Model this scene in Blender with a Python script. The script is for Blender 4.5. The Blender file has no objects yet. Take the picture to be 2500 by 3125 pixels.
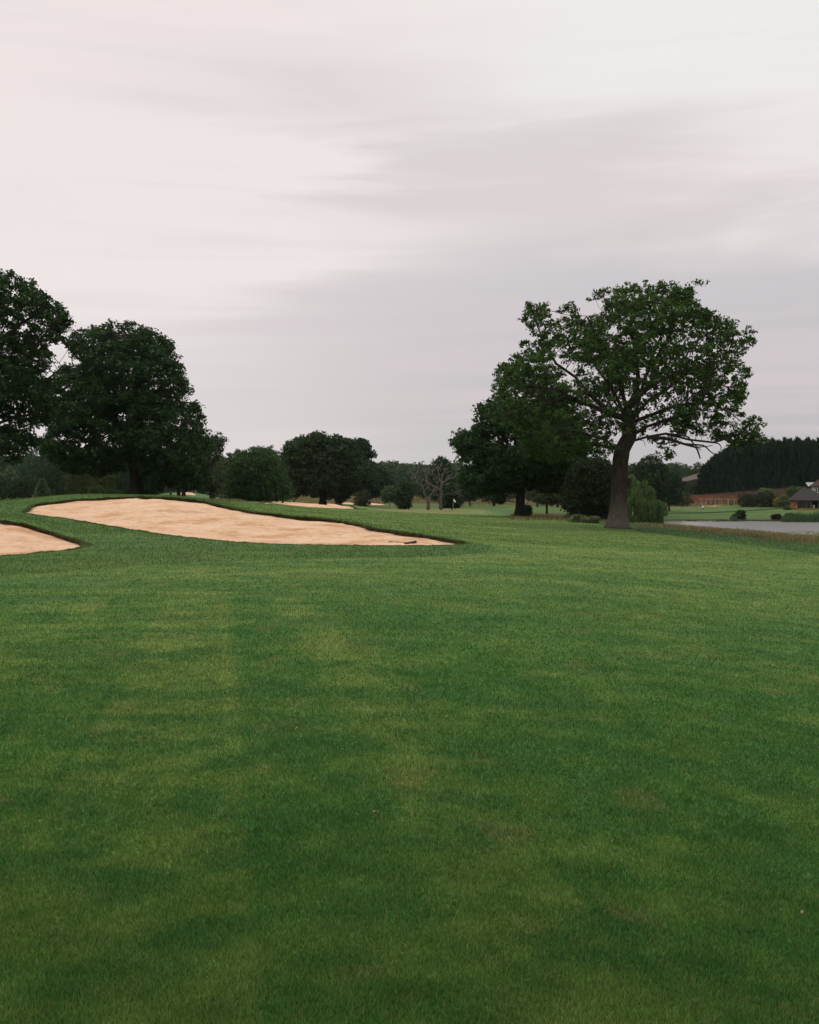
import bpy, math, random
import numpy as np
from mathutils import Vector, geometry

R = math.radians
SC = bpy.context.scene
COL = SC.collection

# ------------------------------------------------------------------ camera
F = 3038.0                      # focal length in photograph pixels (2500 x 3125)
EYE = 1.6
HOR = 1500.0                    # photograph row of the horizon
PITCH = math.atan((1562.5 - HOR) / F)
cam_d = bpy.data.cameras.new("camera")
cam = bpy.data.objects.new("camera", cam_d)
COL.objects.link(cam)
cam_d.sensor_fit = 'VERTICAL'
cam_d.sensor_height = 36.0
cam_d.lens = 36.0 * F / 3125.0
cam_d.clip_end = 8000
cam_d.clip_start = 0.05
cam.location = (0, 0, EYE)
cam.rotation_euler = (math.pi / 2 - PITCH, 0, 0)
SC.camera = cam

# ------------------------------------------------------------------ sky
SUN_EL, SUN_AZ = R(52), R(-75)        # sun above a thin cloud deck, to the left of the view
world = bpy.data.worlds.new("World")
SC.world = world
world.use_nodes = True
wt = world.node_tree
wt.nodes.clear()


def wn(t, **k):
    n = wt.nodes.new(t)
    for a, b in k.items():
        setattr(n, a, b)
    return n


def wmath(op, a, b=None, c=None, clamp=False):
    n = wn('ShaderNodeMath', operation=op)
    n.use_clamp = clamp
    for i, v in enumerate((a, b, c)):
        if v is None:
            continue
        if isinstance(v, (int, float)):
            n.inputs[i].default_value = v
        else:
            wt.links.new(v, n.inputs[i])
    return n.outputs[0]


def wsmooth(x, lo, hi, a=0.0, b=1.0):
    n = wn('ShaderNodeMapRange', interpolation_type='SMOOTHSTEP')
    wt.links.new(x, n.inputs['Value'])
    for k, v in (('From Min', lo), ('From Max', hi), ('To Min', a), ('To Max', b)):
        if isinstance(v, (int, float)):
            n.inputs[k].default_value = v
        else:
            wt.links.new(v, n.inputs[k])
    return n.outputs[0]


def wmix(fac, c1, c2):
    n = wn('ShaderNodeMix', data_type='RGBA')
    for i, v in ((0, fac), (6, c1), (7, c2)):
        if isinstance(v, (int, float)):
            n.inputs[i].default_value = v
        elif isinstance(v, tuple):
            n.inputs[i].default_value = (*v, 1)
        else:
            wt.links.new(v, n.inputs[i])
    return n.outputs[2]


def build_world():
    tc = wn('ShaderNodeTexCoord')
    sep = wn('ShaderNodeSeparateXYZ')
    wt.links.new(tc.outputs['Generated'], sep.inputs[0])
    X, Y, Z = sep.outputs
    # direction -> azimuth a (tan of the bearing from +Y) and elevation e (rise over run)
    el = wmath('ARCSINE', Z)
    az = wmath('ARCTAN2', X, Y)
    # cloud streaks: long horizontally, thin vertically; noise on (azimuth, elevation)
    comb = wn('ShaderNodeCombineXYZ')
    wt.links.new(wmath('MULTIPLY', az, 1.6), comb.inputs[0])
    wt.links.new(wmath('MULTIPLY', el, 6.5), comb.inputs[1])
    comb.inputs[2].default_value = 3.7
    n1 = wn('ShaderNodeTexNoise', noise_dimensions='3D')
    n1.inputs['Scale'].default_value = 1.3
    n1.inputs['Detail'].default_value = 3.5
    n1.inputs['Roughness'].default_value = 0.45
    n1.inputs['Distortion'].default_value = 0.3
    wt.links.new(comb.outputs[0], n1.inputs['Vector'])
    comb2 = wn('ShaderNodeCombineXYZ')
    wt.links.new(wmath('MULTIPLY', az, 1.2), comb2.inputs[0])
    wt.links.new(wmath('MULTIPLY', wmath('ADD', el, wmath('MULTIPLY', az, -0.02)), 20.0), comb2.inputs[1])
    comb2.inputs[2].default_value = 9.1
    n2 = wn('ShaderNodeTexNoise', noise_dimensions='3D')
    n2.inputs['Scale'].default_value = 1.6
    n2.inputs['Detail'].default_value = 5.0
    n2.inputs['Roughness'].default_value = 0.5
    n2.inputs['Distortion'].default_value = 0.5
    wt.links.new(comb2.outputs[0], n2.inputs['Vector'])
    big = wmath('SUBTRACT', n1.outputs[0], 0.5)
    fine = wmath('SUBTRACT', n2.outputs[0], 0.5)
    elw = wmath('ADD', el, wmath('ADD', wmath('MULTIPLY', big, 0.10), wmath('MULTIPLY', fine, 0.045)))
    azw = wmath('ADD', az, wmath('ADD', wmath('MULTIPLY', big, 0.22), wmath('MULTIPLY', fine, 0.30)))
    # sharper-edged cloud fingers: strongly stretched noise
    comb3 = wn('ShaderNodeCombineXYZ')
    wt.links.new(wmath('MULTIPLY', az, 2.1), comb3.inputs[0])
    wt.links.new(wmath('MULTIPLY', wmath('ADD', el, wmath('MULTIPLY', az, 0.0)), 15.0), comb3.inputs[1])
    comb3.inputs[2].default_value = 21.3
    n4 = wn('ShaderNodeTexNoise', noise_dimensions='3D')
    n4.inputs['Scale'].default_value = 1.15
    n4.inputs['Detail'].default_value = 7.0
    n4.inputs['Roughness'].default_value = 0.52
    n4.inputs['Distortion'].default_value = 0.9
    wt.links.new(comb3.outputs[0], n4.inputs['Vector'])
    fing = wmath('SUBTRACT', n4.outputs[0], 0.5)
    # (1) grey deck in the lower sky, higher on the right than on the left
    top = wsmooth(azw, -0.26, 0.04, 0.175, 0.262)
    low = wsmooth(wmath('ADD', wmath('SUBTRACT', elw, top), wmath('MULTIPLY', fing, 0.10)), -0.055, 0.012, 1.0, 0.0)
    lowf = wmath('MULTIPLY', low, wsmooth(azw, -0.38, 0.20, 0.26, 1.0))
    # (2) bank of thicker cloud right of centre with ragged fingers pointing left
    dy = wmath('DIVIDE', wmath('SUBTRACT', elw, wmath('ADD', 0.305, wmath('MULTIPLY', az, -0.08))), 0.072)
    win = wsmooth(wmath('ABSOLUTE', dy), 0.45, 1.25, 1.0, 0.0)
    edge = wmath('ADD', azw, wmath('MULTIPLY', fing, 1.25))
    ton = wmath('MULTIPLY', win, wsmooth(edge, -0.24, 0.10))
    ton = wmath('MULTIPLY', ton, wsmooth(wmath('ADD', azw, wmath('MULTIPLY', fing, 0.5)), 0.14, 0.40, 1.0, 0.12))
    # (3) faint upper band sloping on the left
    dy3 = wmath('DIVIDE', wmath('SUBTRACT', elw, 0.375), 0.05)
    b3 = wmath('MULTIPLY', wsmooth(wmath('ABSOLUTE', dy3), 0.1, 1.3, 1.0, 0.0),
               wsmooth(wmath('ABSOLUTE', wmath('ADD', azw, 0.11)), 0.05, 0.34, 0.40, 0.0))
    c_top = wmix(wsmooth(wmath('ADD', azw, wmath('MULTIPLY', elw, -0.55)), -0.42, -0.05),
                 (0.900, 0.815, 0.800), (0.905, 0.875, 0.848))
    c_top = wmix(wsmooth(elw, 0.22, 0.40), (0.900, 0.828, 0.810), c_top)
    c_top = wmix(wsmooth(fing, -0.02, 0.16, 0.0, 0.18), c_top, (0.80, 0.745, 0.74))
    c = wmix(lowf, c_top, wmix(wsmooth(el, 0.05, 0.24), (0.565, 0.533, 0.543), (0.645, 0.606, 0.622)))
    c = wmix(wmath('MULTIPLY', ton, 0.85), c, (0.725, 0.660, 0.658))
    c = wmix(b3, c, (0.760, 0.700, 0.690))
    # pinkish streaks in the low sky
    st = wsmooth(wmath('ADD', fine, wmath('MULTIPLY', big, 0.5)), -0.02, 0.16)
    st = wmath('MULTIPLY', st, wsmooth(el, 0.02, 0.30, 0.55, 0.15))
    c = wmix(st, c, (0.760, 0.665, 0.680))
    # overhead the overcast is about twice as bright as near the horizon
    up = wsmooth(el, 0.50, 1.25, 1.0, 1.75)
    mul = wn('ShaderNodeVectorMath', operation='SCALE')
    wt.links.new(c, mul.inputs[0])
    wt.links.new(up, mul.inputs['Scale'])
    sky = wn('ShaderNodeTexSky', sky_type='NISHITA')
    sky.sun_disc = False
    sky.sun_elevation = SUN_EL
    sky.sun_rotation = SUN_AZ
    sky.air_density = 1.0
    sky.dust_density = 2.0
    b1 = wn('ShaderNodeBackground')
    b1.inputs[1].default_value = 0.07
    wt.links.new(sky.outputs[0], b1.inputs[0])
    b2 = wn('ShaderNodeBackground')
    b2.inputs[1].default_value = 1.0
    wt.links.new(mul.outputs[0], b2.inputs[0])
    mx = wn('ShaderNodeMixShader')
    mx.inputs[0].default_value = 0.94          # closed cloud deck over the clear sky
    out = wn('ShaderNodeOutputWorld')
    wt.links.new(b1.outputs[0], mx.inputs[1])
    wt.links.new(b2.outputs[0], mx.inputs[2])
    wt.links.new(mx.outputs[0], out.inputs[0])


build_world()

sun_d = bpy.data.lights.new("sun", 'SUN')
sun_d.energy = 0.8
sun_d.angle = R(22)
sun_d.color = (1.0, 0.93, 0.85)
sun = bpy.data.objects.new("sun", sun_d)
COL.objects.link(sun)
sdir = Vector((math.sin(SUN_AZ) * math.cos(SUN_EL), math.cos(SUN_AZ) * math.cos(SUN_EL), math.sin(SUN_EL)))
sun.rotation_euler = (-sdir).to_track_quat('-Z', 'Y').to_euler()

SC.view_settings.view_transform = 'Standard'
SC.view_settings.look = 'None'
SC.view_settings.exposure = 0.0
SC.view_settings.gamma = 1.0
SC.cycles.use_denoising = True
SC.cycles.max_bounces = 6
SC.cycles.diffuse_bounces = 3
SC.cycles.transparent_max_bounces = 8

# ------------------------------------------------------------------ noise helpers (numpy)


def _hash(ix, iy, iz, seed):
    h = (ix * 374761393 + iy * 668265263 + iz * 2147483647 + seed * 974634777) & 0xFFFFFFFF
    h = ((h ^ (h >> 13)) * 1274126177) & 0xFFFFFFFF
    h = h ^ (h >> 16)
    return (h & 0xFFFFFF) / float(0xFFFFFF)


def vnoise(x, y, z=None, seed=0):
    x = np.asarray(x, float)
    y = np.asarray(y, float)
    z = np.zeros_like(x) if z is None else np.asarray(z, float)
    ix, iy, iz = np.floor(x).astype(np.int64), np.floor(y).astype(np.int64), np.floor(z).astype(np.int64)
    fx, fy, fz = x - ix, y - iy, z - iz
    fx, fy, fz = [t * t * (3 - 2 * t) for t in (fx, fy, fz)]
    r = 0
    for dx in (0, 1):
        for dy in (0, 1):
            for dz in (0, 1):
                w = (fx if dx else 1 - fx) * (fy if dy else 1 - fy) * (fz if dz else 1 - fz)
                r = r + w * _hash(ix + dx, iy + dy, iz + dz, seed)
    return r


def fbm(x, y, z=None, seed=0, oct=3):
    a, s, t = 1.0, 0.0, 0.0
    for o in range(oct):
        f = 2.03 ** o
        s = s + a * vnoise(np.asarray(x) * f, np.asarray(y) * f, None if z is None else np.asarray(z) * f, seed + o * 17)
        t += a
        a *= 0.5
    return s / t


def sstep(x, a, b):
    t = np.clip((np.asarray(x, float) - a) / (b - a), 0, 1)
    return t * t * (3 - 2 * t)


# ------------------------------------------------------------------ terrain
TCOLS = [-2200, -500, 0, 250, 500, 750, 1000, 1250, 1500, 1750, 2000, 2250, 2500, 3300, 5200]


def TY(py, D):
    return (EYE * 1.0 - (py - HOR) / F * D)


TROWS = {
    -2200: [(1, 0), (10, 0), (30, .3), (50, .9), (70, 1.4), (110, 1.2), (200, 1), (320, 3), (500, 12), (700, 18), (1200, 26), (4000, 32)],
    -500: [(1, 0), (10, -.08), (20, -.2), (33, -.35), (44, .5), (52, .8), (60, .85), (70, .75), (90, .2), (130, -.8), (200, -1.2), (320, 2), (500, 13), (700, 20), (1200, 30), (4000, 34)],
    0: [(1, 0), (10, -.12), (20, -.27), (30, -.46), (36, -.55), (39, -.20), (44, .36), (50, .56), (60, .82), (70, .955), (80, .8), (95, .3), (130, -.7), (200, -1.2), (320, 2), (500, 13), (700, 20), (1200, 30), (4000, 34)],
    250: [(1, 0), (10, -.13), (20, -.28), (30, -.42), (37, -.46), (44, -.25), (51.5, .08), (60, 1.0), (66, 1.25), (72, 1.39), (90, 1.15), (110, .8), (150, .2), (200, -.6), (320, .5), (500, 7), (700, 16), (1200, 28), (4000, 34)],
    500: [(1, 0), (10, -.13), (20, -.28), (30, -.42), (37, -.48), (45.5, -.37), (51.5, .38), (58, 1.12), (63, 1.3), (69, 1.33), (90, .95), (110, .8), (150, .3), (200, -.4), (230, -.3), (320, .3), (500, 6), (700, 15), (1200, 27), (4000, 34)],
    750: [(1, 0), (10, -.13), (20, -.28), (30, -.44), (38, -.58), (43, -.61), (48, -.1), (53, .47), (60, .6), (80, .6), (110, .40), (150, .12), (200, -.5), (260, -1.0), (320, .2), (500, 5), (700, 13), (1200, 26), (4000, 34)],
    1000: [(1, 0), (10, -.14), (20, -.30), (30, -.46), (38, -.63), (42, -.67), (46, -.33), (50, .05), (60, .12), (80, -.03), (110, -.27), (118, -.22), (130, -.03), (142, -.15), (160, -.7), (200, -1.3), (260, -1.65), (300, -1.6), (400, .6), (500, 4), (700, 11), (1200, 25), (4000, 34)],
    1250: [(1, 0), (10, -.16), (20, -.33), (30, -.49), (38, -.63), (41.5, -.65), (44, -.40), (50, -.27), (60, -.30), (80, -.45), (110, -.79), (140, -1.16), (163, -1.4), (190, -1.62), (215, -1.95), (260, -2.2), (300, -1.9), (400, 0), (500, 3), (700, 9), (1200, 25), (4000, 34)],
    1500: [(1, 0), (10, -.20), (20, -.38), (30, -.52), (42, -.6), (60, -.57), (80, -.82), (110, -1.1), (150, -1.62), (163, -1.72), (190, -1.9), (215, -2.2), (300, -2.3), (400, -1.9), (500, 2), (700, 8), (1200, 24), (4000, 34)],
    1750: [(1, 0), (10, -.25), (20, -.45), (30, -.60), (42, -.84), (60, -.85), (70, -.8), (80, -.95), (100, -1.2), (125, -1.4), (160, -1.95), (200, -2.1), (300, -2.6), (400, -1.5), (500, 1), (700, 7), (1200, 22), (4000, 34)],
    2000: [(1, 0), (10, -.30), (20, -.56), (30, -.78), (42, -.99), (60, -1.02), (70, -1.05), (80, -1.22), (90, -1.5), (110, -2.2), (130, -2.9), (142, -3.6), (156, -3.6), (165, -3.05), (180, -2.7), (230, -2.0), (260, -1.6), (300, -1.2), (400, 0), (500, 2), (700, 7), (1200, 20), (4000, 34)],
    2250: [(1, 0), (10, -.36), (20, -.65), (30, -.9), (42, -1.18), (55, -1.31), (68, -1.42), (85, -1.78), (95, -2.4), (105, -3.4), (120, -3.8), (155, -3.8), (164, -3.1), (172, -2.9), (200, -2.3), (230, -1.8), (260, -1.45), (300, -1), (400, 0), (500, 2), (700, 7), (1200, 18), (4000, 34)],
    2500: [(1, 0), (10, -.44), (20, -.75), (30, -1.06), (42, -1.38), (55, -1.64), (68, -1.88), (80, -2.12), (90, -2.7), (98, -3.5), (115, -3.8), (150, -3.8), (160, -3.1), (168, -2.85), (200, -2.15), (230, -1.7), (260, -1.3), (300, -.8), (400, 0), (500, 2), (700, 6), (1200, 16), (4000, 34)],
    3300: [(1, 0), (10, -.6), (20, -1.0), (30, -1.4), (42, -1.75), (55, -2.0), (68, -2.2), (80, -2.5), (90, -3.0), (98, -3.6), (115, -3.8), (150, -3.8), (160, -3.1), (168, -2.7), (200, -1.9), (230, -1.5), (260, -1.1), (300, -.6), (400, 0), (500, 2), (700, 6), (1200, 16), (4000, 34)],
    5200: [(1, 0), (10, -.8), (30, -1.9), (60, -2.6), (98, -3.0), (150, -3.0), (200, -1.9), (300, -.6), (500, 2), (700, 6), (1200, 16), (4000, 34)],
}


def pchip(xs, ys, x):
    xs, ys = np.array(xs, float), np.array(ys, float)
    h = np.diff(xs)
    d = np.diff(ys) / h
    m = np.zeros_like(ys)
    m[0], m[-1] = d[0], d[-1]
    for i in range(1, len(xs) - 1):
        if d[i - 1] * d[i] > 0:
            w1, w2 = 2 * h[i] + h[i - 1], h[i] + 2 * h[i - 1]
            m[i] = (w1 + w2) / (w1 / d[i - 1] + w2 / d[i])
    x = np.clip(x, xs[0], xs[-1])
    i = np.clip(np.searchsorted(xs, x) - 1, 0, len(xs) - 2)
    t = (x - xs[i]) / h[i]
    return ((2 * t ** 3 - 3 * t ** 2 + 1) * ys[i] + (t ** 3 - 2 * t ** 2 + t) * h[i] * m[i]
            + (-2 * t ** 3 + 3 * t ** 2) * ys[i + 1] + (t ** 3 - t ** 2) * h[i] * m[i + 1])


LD0, LD1, NLD, NC = math.log(1.0), math.log(4000.0), 900, 500
_ld = np.linspace(LD0, LD1, NLD)
_colz = np.array([pchip([math.log(p[0]) for p in TROWS[c]], [p[1] for p in TROWS[c]], _ld) for c in TCOLS])
_px = np.linspace(-2200, 5200, NC)
TAB = np.array([pchip(TCOLS, _colz[:, j], _px) for j in range(NLD)]).T     # NC x NLD
for _ in range(2):                                                       # soften kinks
    TAB[1:-1] = (TAB[:-2] + 2 * TAB[1:-1] + TAB[2:]) / 4
for _ in range(3):
    TAB[:, 1:-1] = (TAB[:, :-2] + 2 * TAB[:, 1:-1] + TAB[:, 2:]) / 4


def hgt(x, y):
    x = np.asarray(x, float)
    y = np.asarray(y, float)
    D = np.clip(y, 1.0, 3999)
    px = np.clip(1250 + x / np.maximum(y, 1.0) * F, -2199, 5199)
    u = (px + 2200) / 7400 * (NC - 1)
    v = (np.log(D) - LD0) / (LD1 - LD0) * (NLD - 1)
    i = np.clip(u.astype(int), 0, NC - 2)
    j = np.clip(v.astype(int), 0, NLD - 2)
    fu, fv = u - i, v - j
    z = (TAB[i, j] * (1 - fu) * (1 - fv) + TAB[i + 1, j] * fu * (1 - fv) + TAB[i, j + 1] * (1 - fu) * fv + TAB[i + 1, j + 1] * fu * fv)
    amp = 0.035 * sstep(D, 3, 20)
    return z + amp * (fbm(x * .35, y * .35, seed=5) - .5) * 2


def H(x, y):
    return float(hgt(np.array([x]), np.array([y]))[0])


CP, SP = math.cos(PITCH), math.sin(PITCH)


def at(px, py, D):
    """world point at depth y = D seen through photograph pixel (px, py)"""
    a, b = (px - 1250) / F, (1562.5 - py) / F
    d = np.array([a, CP + b * SP, -SP + b * CP])
    return np.array([0, 0, EYE]) + d * (D / d[1])


def base(px, D):
    """ground point under photograph column px at distance D"""
    x = (px - 1250) / F * D
    return np.array([x, D, H(x, D)])


def proj(px, py, d0=3.0, d1=900.0):
    """ground point seen through a photograph pixel"""
    D = np.exp(np.linspace(math.log(d0), math.log(d1), 3000))
    a, b = (px - 1250) / F, (1562.5 - py) / F
    d = np.array([a, CP + b * SP, -SP + b * CP])
    x, y, z = a / d[1] * D, D, EYE + d[2] / d[1] * D
    hit = np.where(z < hgt(x, y))[0]
    k = hit[0] if len(hit) else len(D) - 1
    return np.array([x[k], y[k]])


# ------------------------------------------------------------------ object helpers


def tag(o, label=None, cat=None, group=None, kind=None):
    for k, v in (('label', label), ('category', cat), ('group', group), ('kind', kind)):
        if v:
            o[k] = v
    return o


def empty(name, loc, label, cat, group=None, rz=0):
    o = bpy.data.objects.new(name, None)
    o.empty_display_size = 0.3
    COL.objects.link(o)
    o.location = loc
    o.rotation_euler = (0, 0, rz)
    return tag(o, label, cat, group)


def mesh_np(name, V, Fc, mat, parent=None, col=None, smooth=False, n=4):
    """V (N,3); Fc (M,n) faces, all the same size; col optional per-face colour"""
    me = bpy.data.meshes.new(name)
    V = np.asarray(V, np.float32)
    Fc = np.asarray(Fc, np.int32)
    M, n = Fc.shape
    me.vertices.add(len(V))
    me.vertices.foreach_set('co', V.ravel())
    me.loops.add(M * n)
    me.loops.foreach_set('vertex_index', Fc.ravel())
    me.polygons.add(M)
    me.polygons.foreach_set('loop_start', np.arange(0, M * n, n, dtype=np.int32))
    if smooth:
        me.polygons.foreach_set('use_smooth', np.ones(M, bool))
    if col is not None:
        dom = 'FACE' if len(col) == M and len(col) != len(V) else 'POINT'
        at_ = me.attributes.new('Col', 'FLOAT_COLOR', dom)
        c4 = np.ones((len(col), 4), np.float32)
        c4[:, :3] = col
        at_.data.foreach_set('color', c4.ravel())
    me.update(calc_edges=True)
    me.materials.append(mat)
    o = bpy.data.objects.new(name, me)
    COL.objects.link(o)
    if parent is not None:
        o.parent = parent
    return o


class MB:
    """collects simple solids and builds them as one mesh"""

    def __init__(s):
        s.v, s.f = [], []

    def add(s, vs, fs):
        b = len(s.v)
        s.v += [tuple(map(float, p)) for p in vs]
        s.f += [tuple(b + i for i in f) for f in fs]

    def box(s, x0, x1, y0, y1, z0, z1):
        s.add([(x0, y0, z0), (x1, y0, z0), (x1, y1, z0), (x0, y1, z0), (x0, y0, z1), (x1, y0, z1), (x1, y1, z1), (x0, y1, z1)],
              [(0, 3, 2, 1), (4, 5, 6, 7), (0, 1, 5, 4), (1, 2, 6, 5), (2, 3, 7, 6), (3, 0, 4, 7)])

    def tube(s, pts, rad, n=8, cap=True, lobes=None):
        pts = [np.array(p, float) for p in pts]
        b = len(s.v)
        prev = None
        for i, p in enumerate(pts):
            t = pts[min(i + 1, len(pts) - 1)] - pts[max(i - 1, 0)]
            t = t / (np.linalg.norm(t) + 1e-9)
            if prev is None:
                a = np.array([1.0, 0, 0]) if abs(t[0]) < .8 else np.array([0, 1.0, 0])
            else:
                a = prev
            u = a - t * a.dot(t)
            u /= np.linalg.norm(u) + 1e-9
            prev = u
            w = np.cross(t, u)
            r = rad[i] if hasattr(rad, '__len__') else rad
            for k in range(n):
                th = 2 * math.pi * k / n
                rr = r * (lobes(i, th) if lobes else 1)
                s.v.append(tuple(p + rr * (math.cos(th) * u + math.sin(th) * w)))
        for i in range(len(pts) - 1):
            for k in range(n):
                k2 = (k + 1) % n
                s.f.append((b + i * n + k, b + i * n + k2, b + (i + 1) * n + k2, b + (i + 1) * n + k))
        if cap:
            s.f.append(tuple(b + k for k in range(n))[::-1])
            s.f.append(tuple(b + (len(pts) - 1) * n + k for k in range(n)))

    def build(s, name, mat, parent=None, smooth=False):
        me = bpy.data.meshes.new(name)
        me.from_pydata(s.v, [], s.f)
        if smooth:
            me.polygons.foreach_set('use_smooth', np.ones(len(me.polygons), bool))
        me.update()
        me.materials.append(mat)
        o = bpy.data.objects.new(name, me)
        COL.objects.link(o)
        if parent is not None:
            o.parent = parent
        return o


# ------------------------------------------------------------------ materials


def new_mat(name):
    m = bpy.data.materials.new(name)
    m.use_nodes = True
    nt = m.node_tree
    b = nt.nodes['Principled BSDF']
    return m, nt, b


def lk(nt, a, b):
    nt.links.new(a, b)


def noise_node(nt, scale, detail=3, rough=.55, vec=None, stretch=None):
    n = nt.nodes.new('ShaderNodeTexNoise')
    n.inputs['Scale'].default_value = scale
    n.inputs['Detail'].default_value = detail
    n.inputs['Roughness'].default_value = rough
    tc = nt.nodes.new('ShaderNodeTexCoord')
    src = tc.outputs['Object']
    if stretch:
        mp = nt.nodes.new('ShaderNodeMapping')
        mp.inputs['Scale'].default_value = stretch
        lk(nt, src, mp.inputs[0])
        src = mp.outputs[0]
    lk(nt, src, n.inputs['Vector'])
    return n


def ramp(nt, fac, stops):
    r = nt.nodes.new('ShaderNodeValToRGB')
    el = r.color_ramp.elements
    while len(el) < len(stops):
        el.new(.5)
    for e, (p, c) in zip(el, stops):
        e.position = p
        e.color = (*c, 1)
    lk(nt, fac, r.inputs[0])
    return r.outputs[0]


def mixc(nt, mode, fac, a, b):
    n = nt.nodes.new('ShaderNodeMix')
    n.data_type = 'RGBA'
    n.blend_type = mode
    for i, v in ((0, fac), (6, a), (7, b)):
        if isinstance(v, (int, float)):
            n.inputs[i].default_value = v
        elif isinstance(v, tuple):
            n.inputs[i].default_value = (*v, 1)
        else:
            lk(nt, v, n.inputs[i])
    return n.outputs[2]


def bump(nt, b, h, strength=.4, dist=.02):
    n = nt.nodes.new('ShaderNodeBump')
    n.inputs['Strength'].default_value = strength
    n.inputs['Distance'].default_value = dist
    lk(nt, h, n.inputs['Height'])
    lk(nt, n.outputs[0], b.inputs['Normal'])


def simple_mat(name, c, rough=.7, var=.25, scale=8, stretch=None, bmp=0.0, spec=.3):
    m, nt, b = new_mat(name)
    n = noise_node(nt, scale, 4, .6, stretch=stretch)
    c0 = tuple(x * (1 - var) for x in c)
    c1 = tuple(min(1, x * (1 + var)) for x in c)
    lk(nt, ramp(nt, n.outputs[0], [(.3, c0), (.7, c1)]), b.inputs['Base Color'])
    b.inputs['Roughness'].default_value = rough
    b.inputs['Specular IOR Level'].default_value = spec
    if bmp:
        bump(nt, b, n.outputs[0], bmp, .03)
    return m


def leaf_mat(name, trans=.25, rough=.55, spec=.10):
    m, nt, b = new_mat(name)
    a = nt.nodes.new('ShaderNodeAttribute')
    a.attribute_name = 'Col'
    lk(nt, a.outputs['Color'], b.inputs['Base Color'])
    b.inputs['Roughness'].default_value = rough
    b.inputs['Specular IOR Level'].default_value = spec
    t = nt.nodes.new('ShaderNodeBsdfTranslucent')
    g = mixc(nt, 'MULTIPLY', 1.0, a.outputs['Color'], (1.1, 1.35, .6))
    lk(nt, g, t.inputs[0])
    mx = nt.nodes.new('ShaderNodeMixShader')
    mx.inputs[0].default_value = trans
    lk(nt, b.outputs[0], mx.inputs[1])
    lk(nt, t.outputs[0], mx.inputs[2])
    lk(nt, mx.outputs[0], nt.nodes['Material Output'].inputs[0])
    return m


def bark_mat(name, c0, c1, lichen=None):
    m, nt, b = new_mat(name)
    n = noise_node(nt, 5.5, 5, .65, stretch=(2.2, 2.2, .32))
    col = ramp(nt, n.outputs[0], [(.32, tuple(x * .45 for x in c0)), (.5, c0), (.68, c1)])
    if lichen:
        tc = nt.nodes.new('ShaderNodeTexCoord')
        sp = nt.nodes.new('ShaderNodeSeparateXYZ')
        lk(nt, tc.outputs['Object'], sp.inputs[0])
        n2 = noise_node(nt, 1.3, 3, .6)
        ad = nt.nodes.new('ShaderNodeMath')
        ad.operation = 'MULTIPLY_ADD'
        lk(nt, n2.outputs[0], ad.inputs[0])
        ad.inputs[1].default_value = 2.2
        lk(nt, sp.outputs[2], ad.inputs[2])
        mr = nt.nodes.new('ShaderNodeMapRange')
        mr.inputs['From Min'].default_value = 3.4
        mr.inputs['From Max'].default_value = 1.4
        lk(nt, ad.outputs[0], mr.inputs['Value'])
        n3 = noise_node(nt, 14, 4, .7, stretch=(1.6, 1.6, .5))
        li = ramp(nt, n3.outputs[0], [(.38, tuple(x * .45 for x in lichen)), (.6, lichen)])
        col = mixc(nt, 'MIX', mr.outputs[0], col, li)
    lk(nt, col, b.inputs['Base Color'])
    b.inputs['Roughness'].default_value = .9
    b.inputs['Specular IOR Level'].default_value = .15
    bump(nt, b, n.outputs[0], .8, .06)
    return m


M = {}
M['leaf'] = leaf_mat('leaf')
M['leaf_dull'] = leaf_mat('leaf_dull', trans=.12, rough=.65, spec=.05)
M['grass'] = leaf_mat('grass_blade', trans=.25, rough=.6, spec=.12)
M['bark'] = bark_mat('bark', (.040, .031, .026), (.066, .053, .045), lichen=(.15, .132, .115))
M['bark_dark'] = bark_mat('bark_dark', (.035, .029, .025), (.06, .052, .045))
M['bark_grey'] = bark_mat('bark_grey', (.10, .085, .075), (.17, .15, .135))
M['birch'] = bark_mat('birch_bark', (.42, .40, .36), (.60, .58, .54))
M['deadwood'] = bark_mat('deadwood', (.14, .125, .11), (.31, .29, .27))
M['brick'] = None

# ------------------------------------------------------------------ bunkers: outlines on the terrain
rng = np.random.default_rng(11)


def resample(P, step, closed=True):
    P = np.array(P, float)
    if closed:
        P = np.vstack([P, P[:1]])
    # Catmull-Rom then even spacing
    out = []
    n = len(P) - 1
    for i in range(n):
        p0 = P[(i - 1) % n] if closed else P[max(i - 1, 0)]
        p1, p2 = P[i], P[i + 1]
        p3 = P[(i + 2) % n] if closed else P[min(i + 2, n)]
        for t in np.linspace(0, 1, 12, endpoint=False):
            out.append(.5 * ((2 * p1) + (-p0 + p2) * t + (2 * p0 - 5 * p1 + 4 * p2 - p3) * t * t + (-p0 + 3 * p1 - 3 * p2 + p3) * t ** 3))
    out.append(P[-1])
    out = np.array(out)
    s = np.r_[0, np.cumsum(np.linalg.norm(np.diff(out, axis=0), axis=1))]
    k = max(8, int(s[-1] / step))
    q = np.linspace(0, s[-1], k, endpoint=not closed)
    return np.c_[np.interp(q, s, out[:, 0]), np.interp(q, s, out[:, 1])]


def inside(P, x, y):
    x = np.asarray(x, float)
    y = np.asarray(y, float)
    r = np.zeros(x.shape, bool)
    j = len(P) - 1
    for i in range(len(P)):
        xi, yi, xj, yj = P[i][0], P[i][1], P[j][0], P[j][1]
        if yi != yj:
            r ^= ((yi > y) != (yj > y)) & (x < (xj - xi) * (y - yi) / (yj - yi) + xi)
        j = i
    return r


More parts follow.
